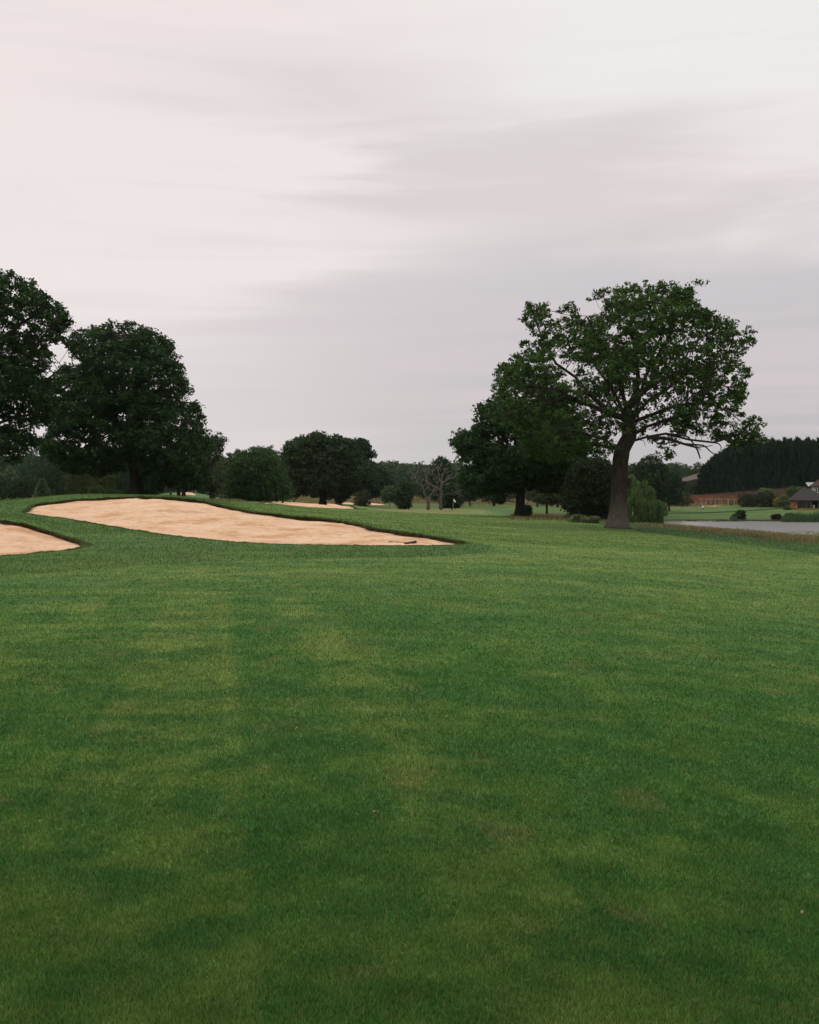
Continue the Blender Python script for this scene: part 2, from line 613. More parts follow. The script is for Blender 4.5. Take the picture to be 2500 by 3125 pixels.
def edist(P, x, y, closed=True):
    """distance to a polyline and index of the nearest vertex pair"""
    x = np.asarray(x, float)
    y = np.asarray(y, float)
    best = np.full(x.shape, 1e9)
    idx = np.zeros(x.shape, int)
    n = len(P)
    for i in range(n if closed else n - 1):
        a, b = P[i], P[(i + 1) % n]
        d = b - a
        t = np.clip(((x - a[0]) * d[0] + (y - a[1]) * d[1]) / (d.dot(d) + 1e-12), 0, 1)
        e = np.hypot(x - a[0] - t * d[0], y - a[1] - t * d[1])
        m = e < best
        best = np.where(m, e, best)
        idx = np.where(m, i, idx)
    return best, idx


BUNKERS = [
    dict(top=[(84, 1559), (100, 1549), (130, 1542), (180, 1536), (240, 1530), (300, 1527), (365, 1523), (430, 1522), (500, 1523), (560, 1528), (623, 1536), (696, 1552),
              (768, 1567), (870, 1580), (945, 1587), (1014, 1593), (1070, 1602), (1132, 1616), (1186, 1625), (1240, 1633), (1300, 1641), (1345, 1648), (1420, 1659)],
         bot=[(1385, 1663), (1290, 1665), (1142, 1665), (1040, 1664), (945, 1663), (870, 1661), (797, 1658), (698, 1652), (600, 1643), (500, 1631), (435, 1621), (377, 1612), (319, 1602), (261, 1592),
              (203, 1583), (145, 1576), (84, 1567)],
         lip=.13, shift=5, step=.16, edge=.30, lab="largest sand bunker, peach sand rising to a dark turf lip, with a rake at its right end"),
    dict(top=[(-420, 1560), (-250, 1572), (-120, 1582), (0, 1596), (72, 1607), (145, 1628), (190, 1643), (236, 1657), (262, 1667)],
         bot=[(210, 1678), (116, 1687), (0, 1696), (-150, 1705), (-330, 1700), (-430, 1660), (-470, 1600)],
         lip=.13, shift=7, step=.16, edge=.28, lab="near sand bunker cut off by the left edge of the picture"),
    dict(top=[(800, 1534), (830, 1532.5), (880, 1533), (955, 1537), (1033, 1541), (1075, 1547), (1117, 1554.5)],
         bot=[(1040, 1552.5), (945, 1548), (880, 1541.5), (840, 1537.5)],
         lip=.2, shift=3, step=.5, edge=.5, lab="slim sand bunker beyond the big one, in front of the dark round tree"),
]
FAR_B = [
    dict(pts=[(1030, 1532), (1060, 1531.5), (1100, 1533), (1140, 1536), (1176, 1540.5), (1150, 1541.8), (1100, 1541.5), (1060, 1539.5), (1038, 1536)], D=262,
         lab="farthest small sand bunker beside the low leaning tree"),
    dict(pts=[(522, 1515), (540, 1505), (575, 1501.5), (598, 1509), (585, 1517), (550, 1519)], D=0,
         lab="small sand bunker seen behind twin trunks under the left oaks"),
]


def inside_any(x, y):
    r = np.zeros(np.asarray(x).shape, bool)
    for b in BUNKERS:
        bb = b['out']
        m = (x > bb[:, 0].min()) & (x < bb[:, 0].max()) & (y > bb[:, 1].min()) & (y < bb[:, 1].max())
        if m.any():
            r[m] |= inside(bb, x[m], y[m])
    return r


for b in BUNKERS:
    T = [proj(px, py - b['shift'] * (1 if 0 < i < len(b['top']) - 1 else .3), 20) for i, (px, py) in enumerate(b['top'])]
    Bt = [proj(px, py, 20) for px, py in b['bot']]
    nT = len(T)
    b['out'] = resample(T + Bt, b['step'])
    # ragged turf edge: small wobble along the outline normal
    P = b['out']
    nrm = np.roll(P, -1, 0) - np.roll(P, 1, 0)
    nrm = np.c_[nrm[:, 1], -nrm[:, 0]] / (np.linalg.norm(nrm, axis=1)[:, None] + 1e-9)
    amp = .06 if b['step'] < .3 else .15
    P += nrm * ((vnoise(P[:, 0] * 2.6, P[:, 1] * 2.6, seed=3) - .5) * amp + (fbm(P[:, 0] * .8, P[:, 1] * .8, seed=4) - .5) * amp * 2.4)[:, None]
    dT, _ = edist(np.array(T), P[:, 0], P[:, 1], False)
    dB, _ = edist(np.array(Bt), P[:, 0], P[:, 1], False)
    b['w'] = sstep(dB - dT, -.3, 1.2)                # 1 on the lip side, 0 on the low side

# putting green outline
GREEN = resample([proj(px, py, 60) for px, py in [(1150, 1556.5), (1200, 1553.5), (1300, 1552), (1400, 1552), (1470, 1556), (1492, 1561), (1440, 1565), (1380, 1567.5), (1290, 1566.5), (1220, 1562)]], 1.0)
# semi-rough collar that surrounds the bunkers, and the mowing line at the right
COLLAR = resample([proj(px, py, 4) for px, py in [(-900, 1790), (-300, 1775), (0, 1758), (300, 1738), (600, 1718), (1000, 1704), (1300, 1700), (1460, 1688), (1500, 1668), (1430, 1652), (1330, 1635), (1200, 1618),
                                                  (1050, 1585), (900, 1572), (800, 1560), (700, 1540)]] + [np.array([-14., 72.]), np.array([-40., 80.]), np.array([-75., 75.]), np.array([-70., 30.])], 1.0)
MOWLINE_PX = [-300, 1500, 1700, 1830, 1950, 2200, 2500, 3300]
MOWLINE_D = [400, 118, 93, 78, 63.0, 56.5, 50, 40]


def collar_mask(x, y):
    m = np.zeros(x.shape)
    s = (y < 95) & (y > 12) & (x < 12)
    if s.any():
        e, _ = edist(COLLAR, x[s], y[s])
        ins = inside(COLLAR, x[s], y[s])
        m[s] = sstep(np.where(ins, e, -e), -.35, .25)
    return m


def regions(x, y):
    D = np.maximum(y, .5)
    px = 1250 + x / D * F
    wob = (vnoise(x * .25, y * .25, seed=8) - .5)
    mow = np.interp(px, MOWLINE_PX, MOWLINE_D)
    firstcut = sstep(D - mow, -.3, .3) * sstep(px, 1480, 1560)
    rough = np.zeros(x.shape)

    def band(p0, p1, d0, d1, e=.03):
        a = sstep(px + wob * 30, p0 - 15, p0 + 15) * (1 - sstep(px + wob * 30, p1 - 15, p1 + 15))
        return a * sstep(D * (1 + wob * .05), d0 * (1 - e), d0 * (1 + e)) * (1 - sstep(D * (1 + wob * .05), d1 * (1 - e), d1 * (1 + e)))
    for q in ((560, 1960, 288, 440), (2012, 2190, 224, 268), (1560, 1850, 92, 128), (560, 735, 118, 146), (-400, 600, 260, 330)):
        rough = np.maximum(rough, band(*q))
    df = np.interp(px, [1880, 2000, 2150, 2500, 3300], [88, 78, 70.5, 66, 58])
    pr = sstep(D + wob * 3, df - 2.0, df + 1.0) * (1 - sstep(D, 100, 104)) * sstep(px, 1900, 2000)
    rough = np.maximum(rough, pr)
    green = np.zeros(x.shape)
    s = (y > 100) & (y < 230)
    if s.any():
        e, _ = edist(GREEN, x[s], y[s])
        green[s] = sstep(np.where(inside(GREEN, x[s], y[s]), e, -e), -.4, .4)
    return px, D, firstcut, rough, green


def gcol(x, y, rg=None):
    """real colour of the turf at each place: cut height, dry patches, worn spots"""
    x = np.asarray(x, float)
    y = np.asarray(y, float)
    px, D, fc, rough, green = rg if rg is not None else regions(x, y)
    col = collar_mask(x, y)
    n1 = .5 + (fbm(x * .16, y * .13, seed=21, oct=3) - .5) * .75
    n2 = fbm(x * 1.1, y * 1.9, seed=22, oct=4)
    n3 = fbm(x * 4.5, y * 5.5, seed=23, oct=2)
    nb = fbm(x * 2.6, y * 3.8, seed=24, oct=4)
    kn = 1 - sstep(y, 5, 13)
    n2 = n2 * (1 - .7 * kn) + nb * .7 * kn
    s = x + .19 * y + (n1 - .5) * .12
    st = np.zeros(x.shape)
    near = 1 - sstep(D, 16, 21)
    for a, b_, v in ((-9, -5.4, .25), (-3.4, -1.9, .34), (-.98, .15, .55), (.92, 1.5, .62), (2.9, 3.7, .12), (5.0, 6.3, .12)):
        e = .07 if b_ != 1.5 else .22
        st += v * (sstep(s, a - e, a + e) - sstep(s, b_ - e, b_ + e * 2.0))
    st = st * near * (.5 + 1.1 * sstep(n2, .3, .6)) * (.55 + .45 * sstep(D, 5, 9))
    # mowing bands sweeping along the fairway further out
    q = x * .30 + y * .95 + (n1 - .5) * 5
    st2 = (sstep(np.sin(q * 2 * math.pi / 9.5), -.5, .5) * .30 + sstep(np.sin(q * 2 * math.pi / 3.2 + 1), -.6, .6) * .10) * sstep(D, 14, 22) * (1 - col)
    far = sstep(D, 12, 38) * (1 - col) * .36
    n5 = fbm(x * .55, y * 2.6, seed=26, oct=4)
    stk = (n5 - .5) * 1.5 * sstep(D, 4, 11) * (1 - .5 * col)
    ln = np.zeros(x.shape)
    for a in (.15, -.98, -3.4, 1.55, 2.9):
        ln += np.exp(-((s - a) / .035) ** 2)
    ln = ln * near * .22
    dry = sstep(n2 + (.35 - .25 * kn) * (n1 - .5) + .25 * (n3 - .5), .50, .70) * .75
    n6 = fbm(x * 8.5, y * 9.5, seed=27, oct=3)
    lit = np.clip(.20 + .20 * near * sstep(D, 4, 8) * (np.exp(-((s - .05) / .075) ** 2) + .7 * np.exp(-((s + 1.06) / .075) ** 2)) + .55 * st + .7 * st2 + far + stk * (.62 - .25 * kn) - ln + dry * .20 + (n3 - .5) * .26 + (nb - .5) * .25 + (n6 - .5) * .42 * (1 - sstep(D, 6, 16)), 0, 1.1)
    dark = np.array([.042, .122, .026])
    yel = np.array([.130, .190, .050])
    c = dark[None] * (1 - lit[:, None]) + yel[None] * lit[:, None]
    blu = sstep(n2, .52, .36) * .45
    c = c * (1 - blu[:, None]) + np.array([.040, .112, .034])[None] * blu[:, None]
    # faint straw-brown spots
    sp = sstep(fbm(x * 2.2, y * 3.0, seed=31, oct=3),        .66, .80) * .28
    c = c * (1 - sp[:, None]) + np.array([.19, .165, .075])[None] * sp[:, None]
    cd = np.array([.054, .108, .030])[None] * (.75 + .7 * n2[:, None]) + np.array([.05, .045, .012])[None] * (sstep(n1, .5, .7) * .7)[:, None]
    c = c * (1 - .92 * col[:, None]) + cd * .92 * col[:, None]
    f = fc[:, None]
    cf = np.array([.052, .104, .031])[None] * (.85 + .35 * n2[:, None])
    c = c * (1 - f) + cf * f
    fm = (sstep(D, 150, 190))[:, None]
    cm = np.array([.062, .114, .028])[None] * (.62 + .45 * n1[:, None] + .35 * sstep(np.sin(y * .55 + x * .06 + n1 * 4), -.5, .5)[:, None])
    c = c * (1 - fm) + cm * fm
    g = green[:, None]
    c = c * (1 - g) + np.array([.150, .165, .060])[None] * (.9 + .2 * n1[:, None]) * g
    r = rough[:, None]
    nr = fbm(x * .3, y * .12, seed=41, oct=3)[:, None]
    cr = np.array([.21, .145, .092])[None] * nr + np.array([.125, .125, .050])[None] * (1 - nr)
    c = c * (1 - r) + cr * r
    # far pasture beyond the woods
    fp = sstep(D, 430, 480)[:, None]
    c = c * (1 - fp) + np.array([.085, .120, .055])[None] * fp
    # dry yellow fringe at bunker ends
    return np.clip(c * (.92 + .30 * n3[:, None]), 0, 1)


# ------------------------------------------------------------------ ground sheet with the bunkers cut out
def build_ground():
    rows = np.exp(np.linspace(math.log(1.6), math.log(3900), 330))
    mid = np.exp(np.linspace(math.log(34), math.log(75), 60))
    rows = np.sort(np.r_[rows, mid])
    cols = np.r_[np.linspace(-1.6, -.62, 14), np.linspace(-.58, .58, 210), np.linspace(.62, 1.6, 14)]
    pts = []
    for i, r in enumerate(rows):
        j = .25 if i % 2 else -.25
        cc = cols + j * np.gradient(cols)
        pts.append(np.c_[cc * r, np.full(len(cc), r)])
    bx, by = np.meshgrid(np.linspace(-60, 60, 25), np.r_[-60, -40, -25, -14, -7, -3, 0])
    pts.append(np.c_[bx.ravel(), by.ravel()])
    P = np.vstack(pts)
    for b in BUNKERS:
        O = b['out']
        m = (P[:, 0] > O[:, 0].min() - 1) & (P[:, 0] < O[:, 0].max() + 1) & (P[:, 1] > O[:, 1].min() - 1) & (P[:, 1] < O[:, 1].max() + 1)
        idx = np.where(m)[0]
        e, _ = edist(O, P[idx, 0], P[idx, 1])
        ins = inside(O, P[idx, 0], P[idx, 1])
        P = np.delete(P, idx[(e < b['step'] * .7) | ins], axis=0)
    edges = []
    V = [tuple(p) for p in P]
    for b in BUNKERS:
        k = len(V)
        V += [tuple(p) for p in b['out']]
        n = len(b['out'])
        edges += [(k + i, k + (i + 1) % n) for i in range(n)]
    vv, ee, ff, *_ = geometry.delaunay_2d_cdt([Vector(p) for p in V], edges, [], 0, 1e-4, False)
    P = np.array([tuple(p) for p in vv])
    Fc = np.array([tuple(f) for f in ff])
    cen = P[Fc].mean(1)
    Fc = Fc[~inside_any(cen[:, 0], cen[:, 1])]
    z = hgt(P[:, 0], P[:, 1])
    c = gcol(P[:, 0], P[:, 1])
    # soil shows a little between the blades
    m, nt, bs = new_mat('turf')
    a = nt.nodes.new('ShaderNodeAttribute')
    a.attribute_name = 'Col'
    n = noise_node(nt, 9, 5, .7)
    n2 = noise_node(nt, 1.1, 6, .62, stretch=(1, 1.6, 1))
    cc = mixc(nt, 'MULTIPLY', 1.0, a.outputs['Color'], ramp(nt, n.outputs[0], [(.25, (.62, .62, .62)), (.75, (1.25, 1.25, 1.2))]))
    cc = mixc(nt, 'MULTIPLY', 1.0, cc, ramp(nt, n2.outputs[0], [(.3, (.80, .84, .84)), (.7, (1.22, 1.16, 1.1))]))
    lk(nt, cc, bs.inputs['Base Color'])
    bs.inputs['Roughness'].default_value = .85
    bs.inputs['Specular IOR Level'].default_value = .1
    bump(nt, bs, n.outputs[0], .6, .03)
    o = mesh_np('ground', np.c_[P, z], Fc, m, col=c, smooth=True)
    tag(o, kind='structure')


def sand_material():
    m, nt, b = new_mat('sand')
    n1 = noise_node(nt, .45, 6, .68, stretch=(1, 1.3, 1))
    n2 = noise_node(nt, 2.6, 6, .75, stretch=(1, 1.5, 1))
    n3 = noise_node(nt, 22, 4, .7)
    c = ramp(nt, n1.outputs[0], [(.38, (.55, .335, .19)), (.47, (.67, .46, .30)), (.60, (.735, .54, .375))])
    c = mixc(nt, 'MULTIPLY', .9, c, ramp(nt, n2.outputs[0], [(.34, (.62, .48, .37)), (.44, (.93, .89, .85)), (.56, (1, 1, 1))]))
    c = mixc(nt, 'MULTIPLY', .7, c, ramp(nt, n3.outputs[0], [(.3, (.8, .76, .72)), (.55, (1, 1, 1))]))
    lk(nt, c, b.inputs['Base Color'])
    b.inputs['Roughness'].default_value = .95
    b.inputs['Specular IOR Level'].default_value = .05
    ad = nt.nodes.new('ShaderNodeMath')
    ad.operation = 'MULTIPLY_ADD'
    lk(nt, n2.outputs[0], ad.inputs[0])
    ad.inputs[1].default_value = 1.6
    lk(nt, n3.outputs[0], ad.inputs[2])
    bump(nt, b, ad.outputs[0], .75, .045)
    return m


M['sand'] = sand_material()
M['soil'] = simple_mat('soil', (.040, .026, .014), .95, .6, 5, bmp=.8)


def build_bunkers():
    for b in BUNKERS:
        O, w, lip = b['out'], b['w'], b['lip']
        n = len(O)
        st = max(b['step'], .16) * 1.5
        gx, gy = np.meshgrid(np.arange(O[:, 0].min(), O[:, 0].max(), st), np.arange(O[:, 1].min(), O[:, 1].max(), st))
        gx = gx.ravel() + rng.normal(0, st * .12, gx.size)
        gy = gy.ravel() + rng.normal(0, st * .12, gy.size)
        ins = inside(O, gx, gy)
        gx, gy = gx[ins], gy[ins]
        e, idx = edist(O, gx, gy)
        k = e > st * .45
        gx, gy, e, idx = gx[k], gy[k], e[k], idx[k]
        V = [tuple(p) for p in O] + list(zip(gx, gy))
        vv, ee, ff, *_ = geometry.delaunay_2d_cdt([Vector(p) for p in V], [(i, (i + 1) % n) for i in range(n)], [], 1, 1e-4, False)
        P = np.array([tuple(p) for p in vv])
        Fc = np.array([tuple(f) for f in ff])
        cen = P[Fc].mean(1)
        Fc = Fc[inside(O, cen[:, 0], cen[:, 1])]
        e, idx = edist(O, P[:, 0], P[:, 1])
        ww = w[idx]
        lipn = .035 + (lip - .035) * (.45 + 1.1 * fbm(P[:, 0] * .7, P[:, 1] * .7, seed=57, oct=3))
        drop = .035 + (lipn - .035) * ww * np.exp(-e / 2.2) + .10 * sstep(e, 0, 2.5)
        drop += ww * .10 * np.exp(-e / .35) * (fbm(P[:, 0] * 1.5, P[:, 1] * 1.5, seed=51) - .55) * 2 * (e > .01)
        z = hgt(P[:, 0], P[:, 1]) - drop
        z += (e > .05) * ((fbm(P[:, 0] * .9, P[:, 1] * 1.6, seed=52, oct=4) - .5) * .10)
        o = mesh_np('sand_bunker', np.c_[P, z], Fc, M['sand'], smooth=True)
        tag(o, b['lab'], kind='structure')
        # soil face under the turf lip
        zz0 = hgt(O[:, 0], O[:, 1]) + .004
        zz1 = hgt(O[:, 0], O[:, 1]) - (.035 + (lip - .035) * w) - .12
        V = np.vstack([np.c_[O, zz0], np.c_[O, zz1]])
        Fq = [(i, (i + 1) % n, n + (i + 1) % n, n + i) for i in range(n)]
        mesh_np('turf_lip', V, Fq, M['soil'], parent=o)
    for b in FAR_B:
        if b['D']:
            P0 = [at(px, py, 1)[:2] for px, py in b['pts']]
            Q = [proj(px, py, 150) for px, py in b['pts']]
        else:
            # stands on a bank of its own that faces the camera
            Q = None
        if Q is not None:
            O = resample(Q, .7)
            O[:, 1] = np.clip(O[:, 1], 236, 300)
            z = hgt(O[:, 0], O[:, 1]) + .06
            mb = MB()
            c = O.mean(0)
            rings = [1.0, .7, .35]
            vs = []
            for r_ in rings:
                q = c + (O - c) * r_
                vs += [(x, y, H(x, y) + .06) for x, y in q]
            vs.append((c[0], c[1], H(*c) + .06))
            n = len(O)
            fs = []
            for a in range(2):
                fs += [(a * n + i, a * n + (i + 1) % n, (a + 1) * n + (i + 1) % n, (a + 1) * n + i) for i in range(n)]
            fs += [(2 * n + i, 2 * n + (i + 1) % n, 3 * n) for i in range(n)]
            mb.add(vs, fs)
            o = mb.build('sand_bunker', M['sand'], smooth=True)
            tag(o, b['lab'], kind='structure')
            # low turf roll behind the sand
            mb = MB()
            back = [p for p in O if p[1] > c[1]]
            back.sort(key=lambda p: p[0])
            mb.tube([(p[0], p[1] + .3, H(*p) + .05) for p in back], .28, 6)
            mb.build('turf_lip', M['soil'], o, smooth=True)
        else:
            D = 215
            pts = [at(px, py, D) for px, py in b['pts']]
            mb = MB()
            c = np.mean(pts, axis=0)
            front = [tuple(p + np.array([0, (p[2] - c[2]) * 2.0, 0])) for p in pts]
            cc = tuple(c + np.array([0, -.15, -.1]))
            vs = front + [cc]
            n = len(pts)
            mb.add(vs, [(i, (i + 1) % n, n) for i in range(n)])
            o = mb.build('sand_bunker', M['sand'], smooth=True)
            tag(o, b['lab'], kind='structure')
            mb = MB()
            x0, x1 = at(430, 1500, D)[0], at(660, 1500, D)[0]
            # grassy bank under and behind it
            g = 26
            vs, fs = [], []
            for i in range(g + 1):
                for j, (dy, hh) in enumerate(((-9, 0), (-4, .35), (0, .75), (2.4, 1.05), (5, .9), (12, 0))):
                    x = x0 + (x1 - x0) * i / g
                    k = math.sin(math.pi * i / g) ** .6
                    vs.append((x, D + dy + .8, c[2] - .78 + hh * 1.35 * k - .3 * (1 - k)))
            for i in range(g):
                for j in range(5):
                    fs.append((i * 6 + j, (i + 1) * 6 + j, (i + 1) * 6 + j + 1, i * 6 + j + 1))
            mb.add(vs, fs)
            tag(mb.build('grass_bank', M['turf_far'], smooth=True), kind='structure')


M['turf_far'] = simple_mat('turf_far', (.060, .125, .040), .9, .25, 1.5)

# ------------------------------------------------------------------ grass


def blades(name, x, y, z, L, W, col, lean=.45, mat=None, label=None, tipoff=None):
    n = len(x)
    th = rng.uniform(0, 2 * math.pi, n)
    wv = np.c_[np.cos(th), np.sin(th), np.zeros(n)] * (W / 2)[:, None]
    tp = rng.normal(0, lean, (n, 2)) * L[:, None]
    b = np.c_[x, y, z - .004]
    tip = b + np.c_[tp, np.sqrt(np.maximum(L ** 2 - (tp ** 2).sum(1), (L * .35) ** 2))]
    if tipoff is not None:
        tip = b + tipoff
    V = np.empty((n, 3, 3))
    V[:, 0] = b - wv
    V[:, 1] = b + wv
    V[:, 2] = tip
    Fc = np.arange(n * 3).reshape(n, 3)
    o = mesh_np(name, V.reshape(-1, 3), Fc, mat or M['grass'], col=col)
    return o


def build_grass(N=1500000):
    # rows of the picture sampled evenly, so near turf gets many fine blades, far turf fewer, coarser ones
    r = rng.uniform(34, 600, N)
    D = 1.72 * 995 / r * rng.uniform(.94, 1.06, N)
    keepn = rng.uniform(0, 1, N) < np.interp(D, [2.5, 5, 9, 60], [.62, .72, 1, 1])
    D = D[keepn]
    n = len(D)
    px = rng.uniform(-300, 2800, n)
    x = (px - 1250) / F * D
    # farther ground
    n2 = 150000
    D2 = np.exp(rng.uniform(math.log(44), math.log(118), n2))
    x2 = (rng.uniform(-200, 2800, n2) - 1250) / F * D2
    # turf to both sides of the view and at the photographer's feet
    n3 = 900000
    r3 = rng.uniform(60, 600, n3)
    D3 = 1.72 * 995 / r3 * rng.uniform(.94, 1.06, n3)
    side = np.where(rng.uniform(0, 1, n3) < .5, -1, 1)
    x3 = side * (D3 * .510 + rng.uniform(0, 4.5, n3))
    n4 = 260000
    D4 = rng.uniform(1.3, 2.8, n4)
    x4 = rng.uniform(-5, 5, n4)
    x, y = np.r_[x, x2, x3, x4], np.r_[D, D2, D3, D4]
    z = hgt(x, y)
    k = ~inside_any(x, y) & (z > -2.9)
    x, y, z = x[k], y[k], z[k]
    rg = regions(x, y)
    k = rg[3] < .6
    x, y, z = x[k], y[k], z[k]
    rg = tuple(a[k] for a in rg)
    D = y
    cm = collar_mask(x, y)
    n = len(x)
    L = (.021 + .0006 * np.minimum(D, 50)) * rng.uniform(.55, 1.45, n) * (1 + .45 * cm + .4 * rg[2])
    W = np.clip(.0021 + .00072 * D, 0, .04) * rng.uniform(.6, 1.3, n)
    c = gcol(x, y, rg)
    v = rng.uniform(.55, 1.6, n)[:, None]
    c = c * v
    s = rng.uniform(0, 1, n)
    straw = (s > .965)
    c[straw] = np.array([.26, .235, .13]) * rng.uniform(.5, 1.1, straw.sum())[:, None]
    pale = (s < .05)
    c[pale] = c[pale] * np.array([1.5, 1.35, 1.6])
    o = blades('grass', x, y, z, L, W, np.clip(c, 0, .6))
    tag(o, 'short mown green fairway grass covering the foreground', 'grass', kind='stuff')


def build_edge_grass():
    X, Y, Z, Ls, Ws, Cs, T = [], [], [], [], [], [], []
    for bi, b in enumerate(BUNKERS):
        O, w = b['out'], b['w']
        n = len(O)
        per = int(110 * b['step'] / .16) if bi < 2 else 60
        cen = O.mean(0)
        idx = np.repeat(np.arange(n), per)
        t = rng.uniform(0, 1, len(idx))
        a, c2 = O[idx], O[(idx + 1) % n]
        p = a + (c2 - a) * t[:, None]
        tan = (c2 - a) / (np.linalg.norm(c2 - a, axis=1)[:, None] + 1e-9)
        nr = np.c_[tan[:, 1], -tan[:, 0]]
        # make nr point into the bunker
        tst = inside(O, (p + nr * .12)[:, 0], (p + nr * .12)[:, 1])
        nr[~tst] *= -1
        ww = w[idx]
        out = np.abs(rng.normal(0, .10, len(idx)))
        p = p - nr * out[:, None]
        clump = vnoise(p[:, 0] * 4, p[:, 1] * 4, seed=77)
        L = rng.uniform(.04, .12, len(idx)) * (1 + .8 * ww) * (.3 + 1.5 * clump ** 1.5) * (.4 + .6 * ww)
        tip = np.c_[nr * (L * (.25 + .75 * ww * rng.uniform(.3, 1.2, len(idx))))[:, None] + rng.normal(0, .012, (len(idx), 2)),
                    L * (.75 - 1.05 * ww * rng.uniform(.2, 1, len(idx)))]
        X.append(p[:, 0]); Y.append(p[:, 1]); Z.append(hgt(p[:, 0], p[:, 1]) + .01)
        Ls.append(L); Ws.append(rng.uniform(.018, .04, len(idx)) * (1 if bi < 2 else 2.5)); T.append(tip)
        c = gcol(p[:, 0], p[:, 1]) * rng.uniform(.5, 1.4, len(idx))[:, None]
        dry = (rng.uniform(0, 1, len(idx)) < .30)
        c[dry] = np.array([.16, .125, .055]) * rng.uniform(.5, 1.2, dry.sum())[:, None]
        Cs.append(c)
    cat = np.concatenate
    o = blades('bunker_edge_grass', cat(X), cat(Y), cat(Z), cat(Ls), cat(Ws), cat(Cs), tipoff=cat(T))
    tag(o, 'longer fringe of grass hanging over the bunker edges', 'grass', kind='stuff')


def build_rough():
    """tall straw-coloured grass: by the pond, under the oak, on the far bank"""
    n = 520000
    D = np.exp(rng.uniform(math.log(58), math.log(440), n))
    px = rng.uniform(-100, 2750, n)
    x = (px - 1250) / F * D
    rg = regions(x, D)
    z = hgt(x, D)
    k = (rg[3] > rng.uniform(.2, .9, n)) & (z > -3.15)
    x, y, z = x[k], D[k], z[k]
    n = len(x)
    far = sstep(y, 80, 300)
    L = rng.uniform(.13, .32, n) * (1 + 1.2 * far) * (.6 + .8 * vnoise(x * .5, y * .5, seed=9))
    W = (.018 + .00045 * y) * rng.uniform(.6, 1.3, n)
    nr = fbm(x * .3, y * .12, seed=41, oct=3)[:, None]
    c = np.array([.27, .20, .14])[None] * nr + np.array([.19, .17, .085])[None] * (1 - nr)
    c = c * rng.uniform(.55, 1.45, n)[:, None]
    g = rng.uniform(0, 1, n) < .22
    c[g] = np.array([.06, .10, .03]) * rng.uniform(.7, 1.5, g.sum())[:, None]
    o = blades('rough_grass', x, y, z, L, W, c, lean=.25)
    tag(o, 'tall pinkish brown unmown grass by the pond and across the far bank', 'grass', kind='stuff')


# ------------------------------------------------------------------ pond
WATER_Z = -3.2


